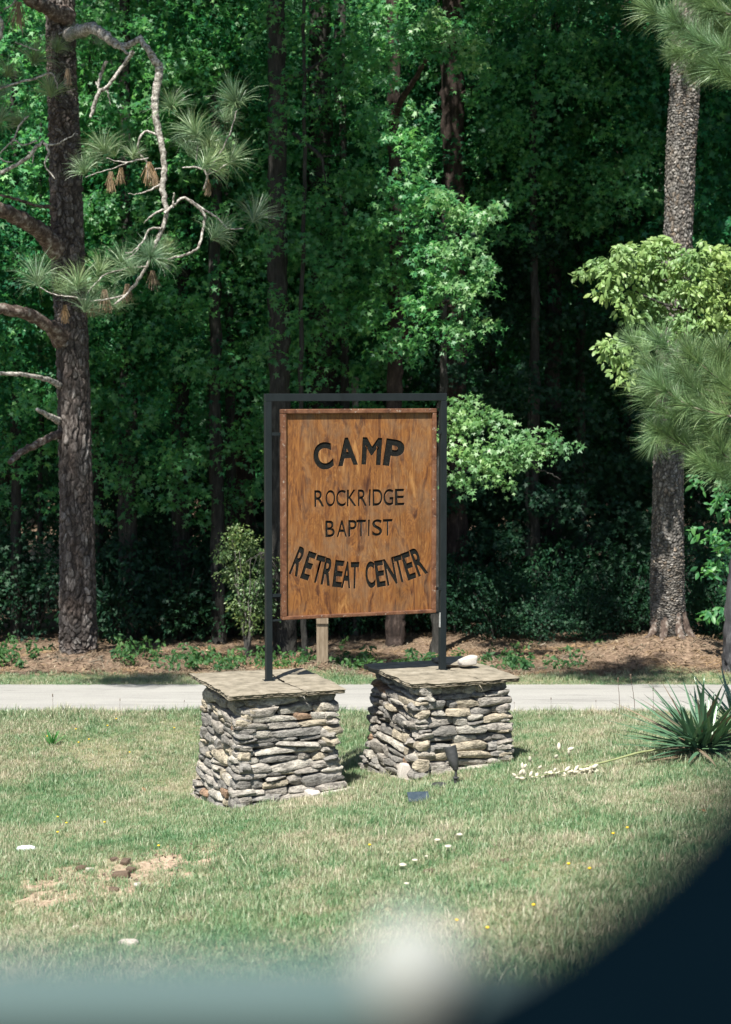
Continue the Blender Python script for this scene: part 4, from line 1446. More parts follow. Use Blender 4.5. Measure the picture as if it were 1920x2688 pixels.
# ------------------------------------------------------------------ young pine boughs at the right, nearer the camera
YD = 13.2
bx = Vector((0.255 * YD, YD + 0.4, 0)); bx.z = gz(bx.x, bx.y)
yp = empty('young_pine', bx, 'young pine just outside the right edge reaching soft green needle boughs into the picture', 'pine tree')
mm = Mesh()
mm.tube([(0, 0, -0.1), (0.05, 0, 1.0), (0.0, 0.05, 2.2), (0.05, 0.05, 3.6), (0.0, 0.0, 5.0)], [0.07, 0.06, 0.05, 0.04, 0.02], 12, 60, 0.004)
link('trunk', mm.build('trunk'), M['limb'], yp)
SH = [[(2010, 1230), (1880, 1200), (1800, 1170), (1730, 1130)], [(2010, 1100), (1900, 1090), (1800, 1060), (1730, 1010)], [(2010, 980), (1900, 1000), (1800, 1000), (1700, 960)], [(2010, 1300), (1950, 1270), (1900, 1250), (1850, 1210)], [(2010, 1150), (1940, 1130), (1880, 1120), (1830, 1060)],
   # shoot base -> tip (pixel), brushes along it
    [(2010, 1150), (1850, 1120), (1760, 1090), (1690, 1030)], [(2010, 1050), (1880, 1030), (1760, 990), (1665, 900)], [(2020, 1020), (1900, 990), (1800, 960), (1740, 905)],
    [(2020, 1060), (1930, 1030), (1880, 990), (1810, 930)], [(2010, 1180), (1900, 1190), (1850, 1170), (1800, 1120)], [(2010, 1250), (1940, 1220), (1890, 1180), (1860, 1110)],
    [(2010, 1060), (1920, 1060), (1850, 1040), (1790, 980)], [(2000, 1120), (1840, 1110), (1790, 1120), (1720, 1150)], [(2000, 1000), (1950, 1000), (1910, 980), (1890, 930)],
    [(2010, 210), (1900, 130), (1840, 110), (1770, 50)], [(2010, 180), (1880, 100), (1800, 80), (1715, 30)], [(2020, 60), (1930, 40), (1860, 20), (1790, -40)], [(2020, 260), (1940, 220), (1900, 190), (1870, 150)],
    [(2020, 120), (1940, 110), (1890, 70), (1850, 10)], [(2000, 150), (1880, 110), (1830, 130), (1780, 140)], [(1990, 90), (1930, 130), (1880, 150), (1830, 180)],
]
kk = 0
for sh_ in SH:
    dd = YD + rng.uniform(-0.5, 0.4)
    pp = [rel(P(x, y, dd), bx) for x, y in sh_]
    mm = Mesh(); path = mm.tube(pp, [0.014, 0.010, 0.007, 0.004], 6, 30, 0.001)
    link('bough', mm.build('bough'), M['limb'], yp)
    for f in (29, 26, 22, 18, 14, 9):
        o = bpy.data.objects.new('needle_tuft', YT[kk % 4]); kk += 1
        o.parent = yp
        o.location = tuple(path[f])
        dv = Vector(path[f] - path[max(0, f - 3)])
        dv += Vector((rng.normal(), rng.normal(), rng.normal())) * 0.02
        o.rotation_euler = dv.to_track_quat('Z', 'Y').to_euler()
        s = rng.uniform(0.75, 1.1)
        o.scale = (s, s, s)
        C.objects.link(o)


# ------------------------------------------------------------------ trees of the wood
def simple_trunk(parent, base, name, pix, D, mt, wob=0.01):
    """pix: (x, y, halfwidth px)"""
    mm = Mesh()
    mm.tube([rel(P(x, y, D), base) for x, y, r in pix], [r * D / F for x, y, r in pix], 14, len(pix) * 16, wob)
    return link(name, mm.build(name), mt, parent)


def wood_tree(name, x, y, D, pix, mt, label, clumps=None, leaf=0.115, dens=46, template=None, lmat=None, group=None, spread=0.16, per=9, limbs=(), **kw):
    b = P(x, y, D); b.z = gz(b.x, b.y)
    r = empty(name, b, label, 'tree', group)
    simple_trunk(r, b, 'trunk', [(px_, py_, rr) for px_, py_, rr in pix], D, mt)
    for l in limbs:
        limb(r, b, 'limb', l[0], l[1], mt, 7, 0.01, 24)
    if clumps:
        cl = []
        for c in clumps:
            cx, cy, rr, dd = c[:4]
            s = dd / F
            cl.append((np.array(P(cx, cy, dd)), rr * s, rr * s * 0.9, rr * s * (c[4] if len(c) > 4 else 0.75)))
        crown_clumps('crown', b, cl, dens, leaf, template or STAR, lmat or M['sweetgum_leaf'], r, spread, per, **kw)
    return r


# sweetgum in the middle: dark trunk, layered boughs whose right rim catches the sun
SG = [(1060, 60, 70, 23.6), (1130, 40, 60, 23.4), (1190, 80, 70, 23.3), (1240, 110, 55, 23.3), (1100, 110, 60, 23.6), (1230, 160, 50, 23.4), (1160, 130, 50, 23.5), (1290, 190, 40, 23.6),
      (1000, 130, 70, 24.2), (960, 200, 75, 24.2), (1010, 215, 50, 23.7), (930, 120, 70, 24.4), (1030, 20, 60, 24),
      (900, 200, 80, 24.6), (990, 300, 60, 23.8), (1060, 350, 60, 23.6), (1100, 370, 40, 23.4), (1010, 360, 60, 24.0), (1090, 410, 45, 23.5),
      (1110, 480, 60, 23.3), (1050, 480, 60, 23.6), (1150, 520, 60, 23.1), (1200, 560, 60, 23.0), (1260, 570, 50, 22.9), (1300, 545, 32, 22.9), (1100, 560, 70, 23.4), (1030, 560, 80, 23.8),
      (1230, 640, 60, 22.9), (1180, 660, 60, 23.0), (1270, 700, 45, 22.8), (1200, 740, 60, 22.9), (1270, 745, 38, 22.8), (1150, 730, 60, 23.2), (1120, 640, 70, 23.5), (1100, 800, 70, 23.4), (1230, 790, 38, 22.9), (1170, 850, 60, 23.3),
      (1200, 860, 50, 23.0), (1270, 840, 45, 23.0), (1210, 910, 40, 23.2),
      (940, 600, 100, 24.4), (860, 690, 90, 24.2), (880, 780, 90, 24.4), (960, 850, 100, 24.3), (1040, 700, 90, 24.3), (800, 620, 90, 24.6), (820, 860, 80, 24.4), (920, 460, 90, 24.6), (1060, 900, 80, 24.0), (860, 560, 80, 24.8), (980, 760, 80, 24.5)]
wood_tree('sweetgum_tree', 1040, 1730, 25.0, [(1042, 1760, 34), (1040, 1640, 26), (1038, 1300, 22), (1035, 1000, 20), (1040, 700, 18), (1035, 300, 16), (1030, -300, 13)], M['red_bark'],
          'sweetgum behind the sign with star shaped leaves sunlit along the right rim', SG, 0.125, 260, spread=0.15, per=9, limbs=[([(1040, 900, 25), (1120, 820, 24.2), (1200, 780, 23.4)], [0.05, 0.03, 0.012]), ([(1036, 600, 25), (1130, 560, 24), (1240, 570, 23.2)], [0.05, 0.03, 0.012]), ([(1036, 300, 25), (1120, 160, 24), (1200, 110, 23.5)], [0.05, 0.03, 0.01])])
sgt = [o for o in scene.objects if o.name.startswith('sweetgum_tree')][0]
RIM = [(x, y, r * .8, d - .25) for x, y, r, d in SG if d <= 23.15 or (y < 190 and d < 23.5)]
crown_clumps('lit_rim_leaves', sgt.location, [(np.array(P(x, y, d)), r * d / F, r * d / F * .8, r * d / F * .6) for x, y, r, d in RIM], 300, 0.12, STAR, M['painted_sunlit_leaf'], sgt, 0.14, 9)  # paler second leaf layer that paints the sunlight onto the rim
# low bright bough right of the sign
LB = [(1215, 1190, 50, 22.4), (1260, 1215, 50, 22.3), (1300, 1180, 50, 22.2), (1330, 1130, 42, 22.2), (1350, 1160, 50, 22.1), (1400, 1165, 42, 22.1), (1440, 1135, 30, 22.1), (1450, 1165, 36, 22.0), (1500, 1165, 28, 22.0), (1380, 1200, 40, 22.1), (1320, 1225, 45, 22.2),
      (1290, 1085, 40, 22.6), (1250, 1110, 50, 22.6), (1220, 1060, 50, 22.9), (1330, 1270, 28, 22.2), (1240, 1260, 30, 22.3), (1200, 1250, 40, 22.6), (1180, 1120, 60, 22.9)]
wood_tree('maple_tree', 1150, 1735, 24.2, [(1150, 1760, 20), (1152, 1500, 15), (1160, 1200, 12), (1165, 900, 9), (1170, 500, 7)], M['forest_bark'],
          'slender tree right of the sign carrying one low bright sunlit bough', LB, 0.105, 420, lmat=M['painted_sunlit_leaf'], spread=0.13, per=9, limbs=[([(1158, 1260, 24.2), (1260, 1220, 23), (1380, 1170, 22.2), (1480, 1165, 22)], [0.03, 0.02, 0.012, 0.005]), ([(1400, 1230, 22.1), (1440, 1240, 22.0), (1475, 1262, 22.0)], [0.004, 0.008, 0.003])])
# dogwood in front of the right pine
DW = [(1560, 690, 42), (1600, 700, 45), (1640, 660, 45), (1690, 650, 50), (1735, 630, 42), (1760, 660, 45), (1700, 700, 55), (1650, 720, 45), (1760, 710, 50), (1790, 690, 40), (1830, 690, 42), (1880, 680, 55), (1920, 670, 60), (1930, 720, 60), (1860, 730, 55),
      (1590, 755, 38), (1620, 770, 40), (1680, 775, 50), (1740, 770, 50), (1800, 770, 55), (1860, 785, 55), (1910, 790, 55), (1640, 810, 30), (1690, 820, 40), (1740, 830, 45), (1800, 830, 45), (1850, 825, 40), (1900, 840, 40), (1660, 845, 24), (1760, 850, 30), (1540, 715, 28), (1720, 745, 45), (1780, 745, 45), (1830, 750, 50), (1770, 640, 30), (1820, 660, 30), (1850, 650, 35), (1730, 800, 45), (1600, 725, 40), (1670, 680, 45), (1900, 820, 50), (1830, 855, 40), (1700, 855, 35), (1780, 880, 35), (1880, 870, 45),
      (1620, 905, 36), (1590, 935, 32), (1650, 940, 40), (1640, 980, 36), (1600, 900, 28), (1660, 890, 28), (1700, 880, 35), (1950, 760, 70)]
wood_tree('dogwood_tree', 1985, 1765, 21.9, [(1985, 1790, 12), (1980, 1400, 10), (1960, 1000, 8), (1930, 760, 6)], M['forest_bark'],
          'dogwood with lime green oval leaves in flat layers before the right pine trunk', [(x, y, r, 21.6 + 0.25 * math.sin(x * 0.03), 0.5) for x, y, r in DW], 0.085, 620, OVAL, M['dogwood_leaf'], None, 0.11, 11,
          [([(1970, 1000, 21.9), (1860, 850, 21.7), (1700, 780, 21.6), (1580, 710, 21.6)], [0.03, 0.02, 0.013, 0.004]), ([(1960, 950, 21.9), (1880, 760, 21.7), (1760, 680, 21.6)], [0.025, 0.014, 0.005])], droop=0.7)
# small leafy tree at the right edge
RE = [(1900, 1270, 50), (1860, 1310, 40), (1920, 1330, 60), (1880, 1400, 50), (1840, 1390, 28), (1870, 1480, 30), (1910, 1490, 45), (1850, 1490, 24), (1890, 1600, 22), (1860, 1610, 14), (1930, 1420, 50), (1930, 1550, 40), (1830, 1260, 30)]
wood_tree('sapling_tree', 1945, 1740, 22.6, [(1945, 1760, 10), (1940, 1500, 8), (1930, 1250, 5)], M['forest_bark'], 'thin sapling at the right edge with a few bright oval leaves beside the dark pole',
          [(x, y, r, 22.3) for x, y, r in RE], 0.10, 150, OVAL, M['sweetgum_leaf'], None, 0.13, 6, droop=0.6)
# named trunks
wood_tree('hardwood_tree', 742, 1740, 24.3, [(748, 1770, 38), (745, 1650, 32), (735, 1000, 27), (730, 600, 25), (728, 200, 23), (726, -200, 20), (724, -900, 14)], M['forest_bark'],
          'grey hardwood trunk rising just left of the sign post', [(740, -150, 160, 24.4), (640, 60, 90, 24.6), (760, 90, 70, 24.7), (620, -60, 120, 24.6), (880, -60, 140, 24.8), (780, -350, 220, 24.6), (600, -300, 180, 24.8)], 0.13, 60, limbs=[([(770, 350, 24.3), (820, 390, 24.1), (845, 415, 24.0), (855, 480, 23.9)], [0.03, 0.028, 0.022, 0.006]), ([(845, 412, 24.0), (900, 405, 23.9)], [0.012, 0.004]), ([(735, 210, 24.3), (800, 190, 24.1), (860, 150, 24)], [0.05, 0.03, 0.01])])
wood_tree('hardwood_tree', 1190, 1700, 27.0, [(1195, 1730, 36), (1192, 1000, 32), (1190, 430, 29), (1188, 100, 28), (1186, -300, 24), (1184, -1000, 15)], M['red_bark'],
          'broad dark trunk standing in deep shade near the top centre', [(1150, -200, 220, 27.0), (1300, -100, 160, 26.6), (1350, -350, 240, 26.8), (1100, -450, 220, 27.2)], 0.14, 60, limbs=[([(1195, 250, 27), (1240, 240, 26.8), (1310, 200, 26.6)], [0.03, 0.025, 0.01]), ([(1215, 245, 26.9), (1260, 215, 26.6)], [0.02, 0.008])])
wood_tree('hardwood_tree', 848, 1735, 26.4, [(850, 1760, 42), (846, 1000, 37), (842, 700, 34), (842, -400, 22)], M['forest_bark'],
          'thick nearly black trunk seen between the grey trunk and the sweetgum, above the sign', [(830, -300, 200, 26.4), (940, -250, 160, 26.4)], 0.14, 60)
wood_tree('birch_snag', 932, 1500, 26.0, [(934, 1720, 9), (932, 1100, 8), (933, 990, 9)], M['pale_bark'], 'pale broken snag whose tip shows just above the sign rail')


# generic crowns
def generic_crown(name, n, R, H, leaf, template, mt, low=0.0):
    k = 34
    bc = ellip(k, (0, 0, 0), (R * .8, R * .8, H * .5 * .9), 0.45)
    nspr = n // 8
    idx = rng.integers(0, k, nspr)
    cen = bc[idx] + rng.normal(0, 1, (nspr, 3)) * np.array([R * .22, R * .22, H * 0.045])
    me = leaves_mesh(name, *sprays(cen, 8, 0.24, leaf, jit=0.6), template)
    me.materials.append(mt)
    return me


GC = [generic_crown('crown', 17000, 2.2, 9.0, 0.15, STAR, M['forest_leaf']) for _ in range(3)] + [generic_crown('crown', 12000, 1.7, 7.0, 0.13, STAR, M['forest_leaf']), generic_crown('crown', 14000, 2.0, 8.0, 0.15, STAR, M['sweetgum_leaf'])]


def gen_trunk(h, r, mt):
    mm = Mesh()
    mm.tube([(0, 0, -0.3), (0.02, 0.03, h * .3), (-0.05, 0, h * .6), (0.04, 0.0, h)], [r * 1.25, r, r * .8, r * .4], 12, 50, 0.012)
    me = mm.build('trunk'); me.materials.append(mt)
    return me


GTR = [gen_trunk(12, 0.13, M['forest_bark']), gen_trunk(12, 0.09, M['forest_bark']), gen_trunk(11, 0.16, M['red_bark'])]


def generic_tree(X, Y, ci, ti, zc, label, group, rot, s=1.0, tilt=0.0):
    b = Vector((X, Y, gz(X, Y)))
    r = empty('broadleaf_tree', b, label, 'tree', group, rot)
    o = link('trunk', GTR[ti], None, r)
    o = link('crown', GC[ci], None, r, (0, 0, zc))
    o.scale = (s, s, s)
    return r


WOODL = 'leafy broadleaf tree in the wood behind the left pine, crown partly sunlit'
for X, Y, ci, ti, zc, s in [(-5.6, 26.2, 0, 0, 6.2, 1.0), (-4.1, 27.0, 4, 1, 6.6, 1.0), (-2.7, 26.0, 4, 0, 7.4, .95), (-3.4, 25.4, 3, 1, 4.6, .8), (-1.9, 27.2, 1, 2, 6.0, 1.0), (-0.4, 27.6, 2, 0, 7.0, 1.0), (-5.4, 24.8, 3, 1, 5.0, .75), (-2.1, 25.2, 3, 1, 8.6, .8), (-6.4, 28.5, 1, 0, 6, 1.1)]:
    generic_tree(X, Y, ci, ti, zc, WOODL, 'leafy trees of the wood on the left', rng.uniform(0, 6.28), s)
WOODR = 'leafy broadleaf tree deep in shade behind the right pine'
for X, Y, ci, ti, zc, s in [(1.2, 28.5, 0, 1, 7.8, 1.0), (3.0, 28.2, 2, 0, 8.6, 1.0), (4.8, 27.6, 1, 1, 8.0, 1.0), (6.4, 26.4, 0, 0, 6.5, 1.0), (2.2, 31.5, 1, 0, 6.0, 1.1), (4.6, 32, 2, 2, 6.0, 1.2), (0.2, 31, 0, 0, 5.5, 1.1), (7.2, 30, 1, 0, 6, 1.2), (1.42, 28.8, 4, 1, 10.2, .9), (4.5, 25.9, 3, 1, 10.6, 1.0)]:
    generic_tree(X, Y, ci, ti, zc, WOODR, 'leafy trees of the wood on the right', rng.uniform(0, 6.28), s)
WOODF = 'distant broadleaf tree in the dark depth of the wood'
for k in range(20):
    X = -9.5 + 19.0 * ((k * 0.618) % 1.0) + rng.normal(0, .2); Y = 34 + (k % 5) * 3.6 + rng.uniform(-1, 1)
    X *= Y / 38
    generic_tree(X, Y, k % 4, k % 3, 5.6 + rng.uniform(-1, 2), WOODF, 'distant trees inside the wood', rng.uniform(0, 6.28), 1.25)

def fill(x0, x1, y0, y1, n, d0, d1, r0=60, r1=95):
    out = []
    for k in range(n):
        f = (k * 0.6180339) % 1; g = (k + 0.5) / n
        out.append((x0 + (x1 - x0) * f + rng.normal(0, 12), y0 + (y1 - y0) * g + rng.normal(0, 25), rng.uniform(r0, r1), rng.uniform(d0, d1), 0.6))
    return out


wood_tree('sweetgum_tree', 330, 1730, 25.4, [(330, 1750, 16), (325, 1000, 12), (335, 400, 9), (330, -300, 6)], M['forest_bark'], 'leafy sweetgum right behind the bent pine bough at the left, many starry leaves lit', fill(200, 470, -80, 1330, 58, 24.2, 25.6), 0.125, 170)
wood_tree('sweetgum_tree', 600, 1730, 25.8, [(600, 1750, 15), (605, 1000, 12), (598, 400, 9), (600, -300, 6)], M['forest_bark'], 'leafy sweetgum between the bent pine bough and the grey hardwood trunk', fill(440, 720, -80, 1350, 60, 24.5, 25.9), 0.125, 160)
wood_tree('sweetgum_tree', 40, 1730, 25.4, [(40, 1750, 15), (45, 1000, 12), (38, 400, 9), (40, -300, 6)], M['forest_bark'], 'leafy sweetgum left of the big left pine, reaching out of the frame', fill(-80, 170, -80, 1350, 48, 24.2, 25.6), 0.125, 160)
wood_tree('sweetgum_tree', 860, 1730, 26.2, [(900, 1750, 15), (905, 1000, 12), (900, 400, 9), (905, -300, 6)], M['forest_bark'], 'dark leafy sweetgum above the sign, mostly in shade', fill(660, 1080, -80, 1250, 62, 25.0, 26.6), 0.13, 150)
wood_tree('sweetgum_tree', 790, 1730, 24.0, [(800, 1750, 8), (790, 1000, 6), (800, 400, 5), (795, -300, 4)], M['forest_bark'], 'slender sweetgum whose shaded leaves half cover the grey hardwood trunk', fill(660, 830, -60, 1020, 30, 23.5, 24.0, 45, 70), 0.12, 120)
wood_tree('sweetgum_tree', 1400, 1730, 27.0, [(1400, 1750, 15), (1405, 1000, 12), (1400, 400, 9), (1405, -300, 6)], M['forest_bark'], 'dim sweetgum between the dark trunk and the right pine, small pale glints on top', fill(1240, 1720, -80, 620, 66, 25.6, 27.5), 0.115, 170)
wood_tree('sweetgum_tree', 1450, 1730, 28.5, [(1520, 1750, 15), (1525, 1000, 12), (1520, 400, 9), (1525, -300, 6)], M['forest_bark'], 'very dark sweetgum filling the deep shade left of the right pine', fill(1150, 1750, 450, 1450, 80, 26.2, 28.6, 70, 110), 0.12, 190, lmat=M['painted_shade_leaf'])

OVERHEAD = [(-6.4, 16.1, 8.8), (-2.9, 16.0, 8.8), (-1.75, 21.4, 8.9), (0.7, 18.1, 8.5), (-4.4, 18.9, 9.4), (-2.5, 20.1, 8.8), (-5.6, 18.6, 8.4), (-3.1, 18.5, 9.0), (1.3, 21.0, 8.8), (-7.9, 19.0, 9.0), (1.1, 22.6, 9.6), (3.2, 23.8, 10.0), (4.9, 23.4, 10), (2.9, 21.6, 11.6)]  # unseen crowns added above the frame to cast shade into the wood
OC = [generic_crown('crown', 4300, 1.7, 3.4, 0.17, KITE, M['forest_leaf']) for _ in range(3)]
for k, (X, Y, Z) in enumerate(OVERHEAD):
    b = Vector((X * 1.25 - (0.5 if X < 0 else 0), 28.0 + (k % 4) * 1.3 if X < 0 else 34.0 + k, 0)); b.z = gz(b.x, b.y)
    r = empty('added_shade_tree', b, 'added slim hardwood, its unseen crown placed above the frame to shade the wood', 'tree', 'added trees shading the wood from above the frame')
    mm = Mesh(); tz = Z - b.z
    mm.tube([(0, 0, -.2), (0.05, 0, tz * .5), (0, 0, tz + 1)], [0.085, 0.075, 0.05], 10, 30, .01)
    link('trunk', mm.build('trunk'), M['forest_bark'], r)
    mm = Mesh(); mm.tube([(0, 0, tz - 1.5), ((X - b.x) * .5, (Y - b.y) * .5, tz - .4), (X - b.x, Y - b.y, tz + .3)], [0.07, 0.05, 0.02], 8, 20, .02)
    link('limb', mm.build('limb'), M['forest_bark'], r)
    o = link('crown', OC[k % 3], None, r, (X - b.x, Y - b.y, tz))
    o.rotation_euler = (0, 0, 0)
    if Y < 19.5: o.scale = (0.9, 0.58, 0.7)
    if Y < 17: o.scale = (0.5, 0.42, 0.3)
    if X == 0.7: o.scale = (0.36, 0.45, 0.5)
    if X == -1.75: o.scale = (0.62, 0.7, 0.7)

for X0, Y0, X, Y, Z, s, lb in [(6.6, 16.2, 0.9, 15.7, 6.5, .55, 'leafy tree just outside the frame at right, shading the mound under the right pine'), (-7.2, 16.4, -5.0, 15.2, 6.6, .42, 'leafy tree standing outside the frame to the left, dappling the far road edge')]:
    b = Vector((X0, Y0, gz(X0, Y0)))
    r = empty('offframe_shade_tree', b, lb, 'tree')
    mm = Mesh(); tz = Z - b.z
    mm.tube([(0, 0, -.2), (0.05, 0, tz * .5), (0, 0, tz + 1)], [0.16, 0.13, 0.06], 12, 30, .01)
    mm.tube([(0, 0, tz - 1.2), ((X - X0) * .5, (Y - Y0) * .5, tz - .1), (X - X0, Y - Y0, tz)], [0.06, 0.03, 0.012], 8, 20, .02)
    link('trunk', mm.build('trunk'), M['forest_bark'], r)
    o = link('crown', OC[0], None, r, (X - X0, Y - Y0, tz)); o.scale = (s, s * .8, s * .35)

# thin trunks in the shade
mm = Mesh(); mm.tube([(0, 0, -0.2), (0.06, 0, 3), (-0.05, 0, 6), (0.05, 0, 9.5)], [0.055, 0.045, 0.035, 0.015], 8, 40, 0.012)
ST = mm.build('thin_trunk'); ST.materials.append(M['forest_bark'])
ST2 = ST.copy(); ST2.materials.clear(); ST2.materials.append(M['pale_bark'])
for k, (x, Y) in enumerate([(1395, 27.5), (1460, 30), (1630, 31), (275, 26.2), (100, 28), (1680, 33)]):
    X = (x - 960) / F * Y
    o = link('thin_trunk', ST2 if k in (0, 5) else ST, None, None, (X, Y, gz(X, Y)))
    o.rotation_euler = (rng.normal(0, .03), rng.normal(0, .04), rng.uniform(0, 6))
    s = rng.uniform(.8, 1.5); o.scale = (s, s, 1)
    pale = k in (0, 5)
    where = ('right of the sign' if k == 0 else 'close to the right pine') if pale else ('left of the centre' if x < 500 else 'left of the right pine')
    tag(o, ('pale' if pale else 'dark') + ' slender trunk standing bare in the shaded wood, ' + where, 'tree', 'thin trunks in the wood')


# understorey shrubs
def shrub_mesh(n, R, H, leaf, mt, template=OVAL):
    cen = ellip(n // 7, (0, 0, H * .5), (R, R, H * .5), 0.5)
    me = leaves_mesh('foliage', *sprays(cen, 7, 0.14, leaf, jit=0.6), template)
    me.materials.append(mt)
    return me


SHM = [shrub_mesh(3000, 0.9, 1.5, 0.085, M['painted_shade_leaf']), shrub_mesh(3000, 0.8, 1.1, 0.085, M['painted_shade_leaf'], STAR), shrub_mesh(2600, 1.1, 1.9, 0.10, M['painted_shade_leaf'], STAR)]
mm = Mesh()
for k in range(9):
    a = k * 0.7; mm.tube([(0, 0, -0.05), (.15 * math.cos(a), .15 * math.sin(a), .45), (.45 * math.cos(a), .45 * math.sin(a), 1.0)], [0.014, 0.01, 0.004], 5, 10, 0.01)
STEM = mm.build('stem'); STEM.materials.append(M['forest_bark'])
for k, (x, Y, m_, s) in enumerate([(-40, 25.0, 0, 1.0), (90, 25.0, 2, 1.0), (300, 24.8, 0, 1.0), (380, 25.4, 2, 1.0), (470, 24.9, 1, 1.1), (560, 25.3, 0, 1.0), (680, 25.6, 2, .9), (780, 25.2, 1, 1.0), (900, 25.3, 0, .9), (980, 26, 2, .9), (1090, 25.6, 0, .9), (1200, 25.6, 1, 1.0),
                                (1290, 26.2, 2, .8), (1380, 25.8, 1, .9), (1470, 26.0, 0, .9), (1560, 25.8, 1, .9), (1640, 25.6, 0, .9), (1860, 25.6, 2, 1.0), (1960, 25.0, 0, 1.0), (1500, 29, 2, 1.6), (1250, 29, 2, 1.6), (700, 29, 2, 1.6), (200, 28, 2, 1.7), (1750, 29, 2, 1.6), (450, 29, 2, 1.7), (950, 29, 2, 1.7), (0, 29, 2, 1.7), (1370, 31, 2, 1.9), (1620, 31, 2, 1.9), (580, 31, 2, 1.9), (330, 31, 2, 1.9), (1880, 30, 2, 1.9), (1100, 31, 2, 1.9), (1720, 26, 1, 1.0), (1420, 24.6, 1, .7), (1300, 24.8, 0, .7), (1540, 24.7, 1, .7), (1920, 24.6, 1, .8)]):
    Y += 0.5; X = (x - 960) / F * Y
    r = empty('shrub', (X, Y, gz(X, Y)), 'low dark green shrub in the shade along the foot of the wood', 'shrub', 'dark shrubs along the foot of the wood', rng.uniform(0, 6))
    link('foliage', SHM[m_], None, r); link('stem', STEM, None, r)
    r.scale = (s, s, s)
# pale yellowish shrub left of the sign
YS = P(650, 1700, 23.9); YS.z = gz(YS.x, YS.y)
r = empty('shrub', YS, 'yellowish green shrub with small leaves and bare twigs, just left of the sign post', 'shrub')
crown_clumps('foliage', YS, [(np.array(P(x, y, 23.9)), q * .0051, q * .0051, q * .0045) for x, y, q in [(620, 1410, 45), (660, 1430, 45), (690, 1480, 45), (640, 1480, 50), (600, 1450, 40), (690, 1550, 45), (660, 1530, 50), (640, 1580, 45), (690, 1600, 40), (655, 1630, 40), (600, 1510, 35)]], 1100, 0.048, OVAL, M['shrub_leaf'], r, 0.09, 9)
mm = Mesh()
for k in range(14):
    a = rng.uniform(0, 6.28); e = (0.25 * math.cos(a) + .05, .2 * math.sin(a), rng.uniform(1.0, 1.65))
    mm.tube([(0, 0, -.05), (e[0] * .5, e[1] * .5, .7), e], [0.014, 0.009, 0.003], 5, 12, 0.012)
link('stem', mm.build('stem'), M['pale_bark'], r)
for k in range(8):
    mm = Mesh(); s0 = rel(P(690, 1470, 23.7), YS)
    mm.tube([s0, tuple(np.array(s0) + [rng.uniform(-.15, .15), -.05, .1]), tuple(np.array(s0) + [rng.uniform(-.35, .3), -.1, rng.uniform(-.2, .15)])], [0.006, .004, .002], 5, 12, 0.008)
    link('twig', mm.build('twig'), M['pale_bark'], r)

# far wood: one mass nobody could count
n = 26000
X = rng.uniform(-26, 26, n); Y = rng.uniform(50, 60, n); Z = -3.5 + rng.uniform(0, 1, n) * 20
cen = np.stack([X, Y, Z], 1)
me = leaves_mesh('far_wood', cen, np.array([0, -.6, .6]) + rng.normal(0, .5, (n, 3)), rng.normal(0, 1, (n, 3)), rng.uniform(.35, .75, n), KITE)
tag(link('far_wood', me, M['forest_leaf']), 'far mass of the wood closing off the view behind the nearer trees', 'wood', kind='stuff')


# ------------------------------------------------------------------ weeds, straw and debris on the forest edge
def weed_stuff():
    n = 360
    cen = []
    for k in range(n):
        x = rng.uniform(-5.6, 5.4); y = 22.05 + abs(rng.normal(0, 0.8)) + 0.15
        if abs(x - 4.0) < 1.25 and y < 23.8: continue
        if abs(x + 3.75) < 0.5 and y < 23.1: continue
        dens = 1.0 if x < -1.5 else 0.75
        if rng.uniform() > dens: continue
        z = gz(x, y)
        h = rng.uniform(0.04, 0.24) * (1.3 if x < -2 else 1.0)
        for q in range(rng.integers(2, 6)):
            cen.append((x + rng.normal(0, .05), y + rng.normal(0, .05), z + h * rng.uniform(.3, 1)))
    cen = np.array(cen)
    p, nn, t, s = sprays(cen, 6, 0.075, 0.065, jit=0.5, droop=0.4)
    me = leaves_mesh('weeds', p, nn, t, s, OVAL)
    tag(link('weeds', me, M['weed_leaf']), 'small leafy weeds scattered along the shaded edge of the wood', 'weeds', kind='stuff')
    # straw litter
    n = 15000
    x = rng.uniform(-6, 6, n); y = 21.8 + rng.uniform(0, 1, n) ** 1.4 * 4
    z = ground(x, y) + mic(x, y) + rng.uniform(0, .012, n)
    nor = np.stack([rng.normal(0, .3, n), rng.normal(0, .3, n) - 0.1, np.ones(n)], 1)
    a = rng.uniform(0, 2 * PI, n)
    tip = np.stack([np.cos(a), np.sin(a), rng.normal(0, .2, n)], 1)
    nar = (np.array([(-0.03, -0.5, 0), (0.03, -0.5, 0), (0.03, 0.5, 0.02), (-0.03, 0.5, 0.02)]), np.array([(0, 1, 2), (0, 2, 3)]))
    me = leaves_mesh('pine_straw', np.stack([x, y, z], 1), nor, tip, rng.uniform(.08, .2, n), nar)
    tag(link('pine_straw', me, M['straw_leaf']), 'loose brown pine straw covering the ground at the edge of the wood', 'pine straw', kind='stuff')
    n = 1500
    x = rng.uniform(-6, 6, n); y = 21.9 + rng.uniform(0, 1, n) * 4
    z = ground(x, y) + .015
    nor = np.stack([rng.normal(0, .4, n), rng.normal(0, .4, n) - 0.1, np.ones(n)], 1)
    me = leaves_mesh('leaf_litter', np.stack([x, y, z], 1), nor, rng.normal(0, 1, (n, 3)), rng.uniform(.03, .09, n), OVAL)
    tag(link('leaf_litter', me, M['dead_needle']), 'fallen brown leaves scattered under the trees', 'leaf litter', kind='stuff')


weed_stuff()


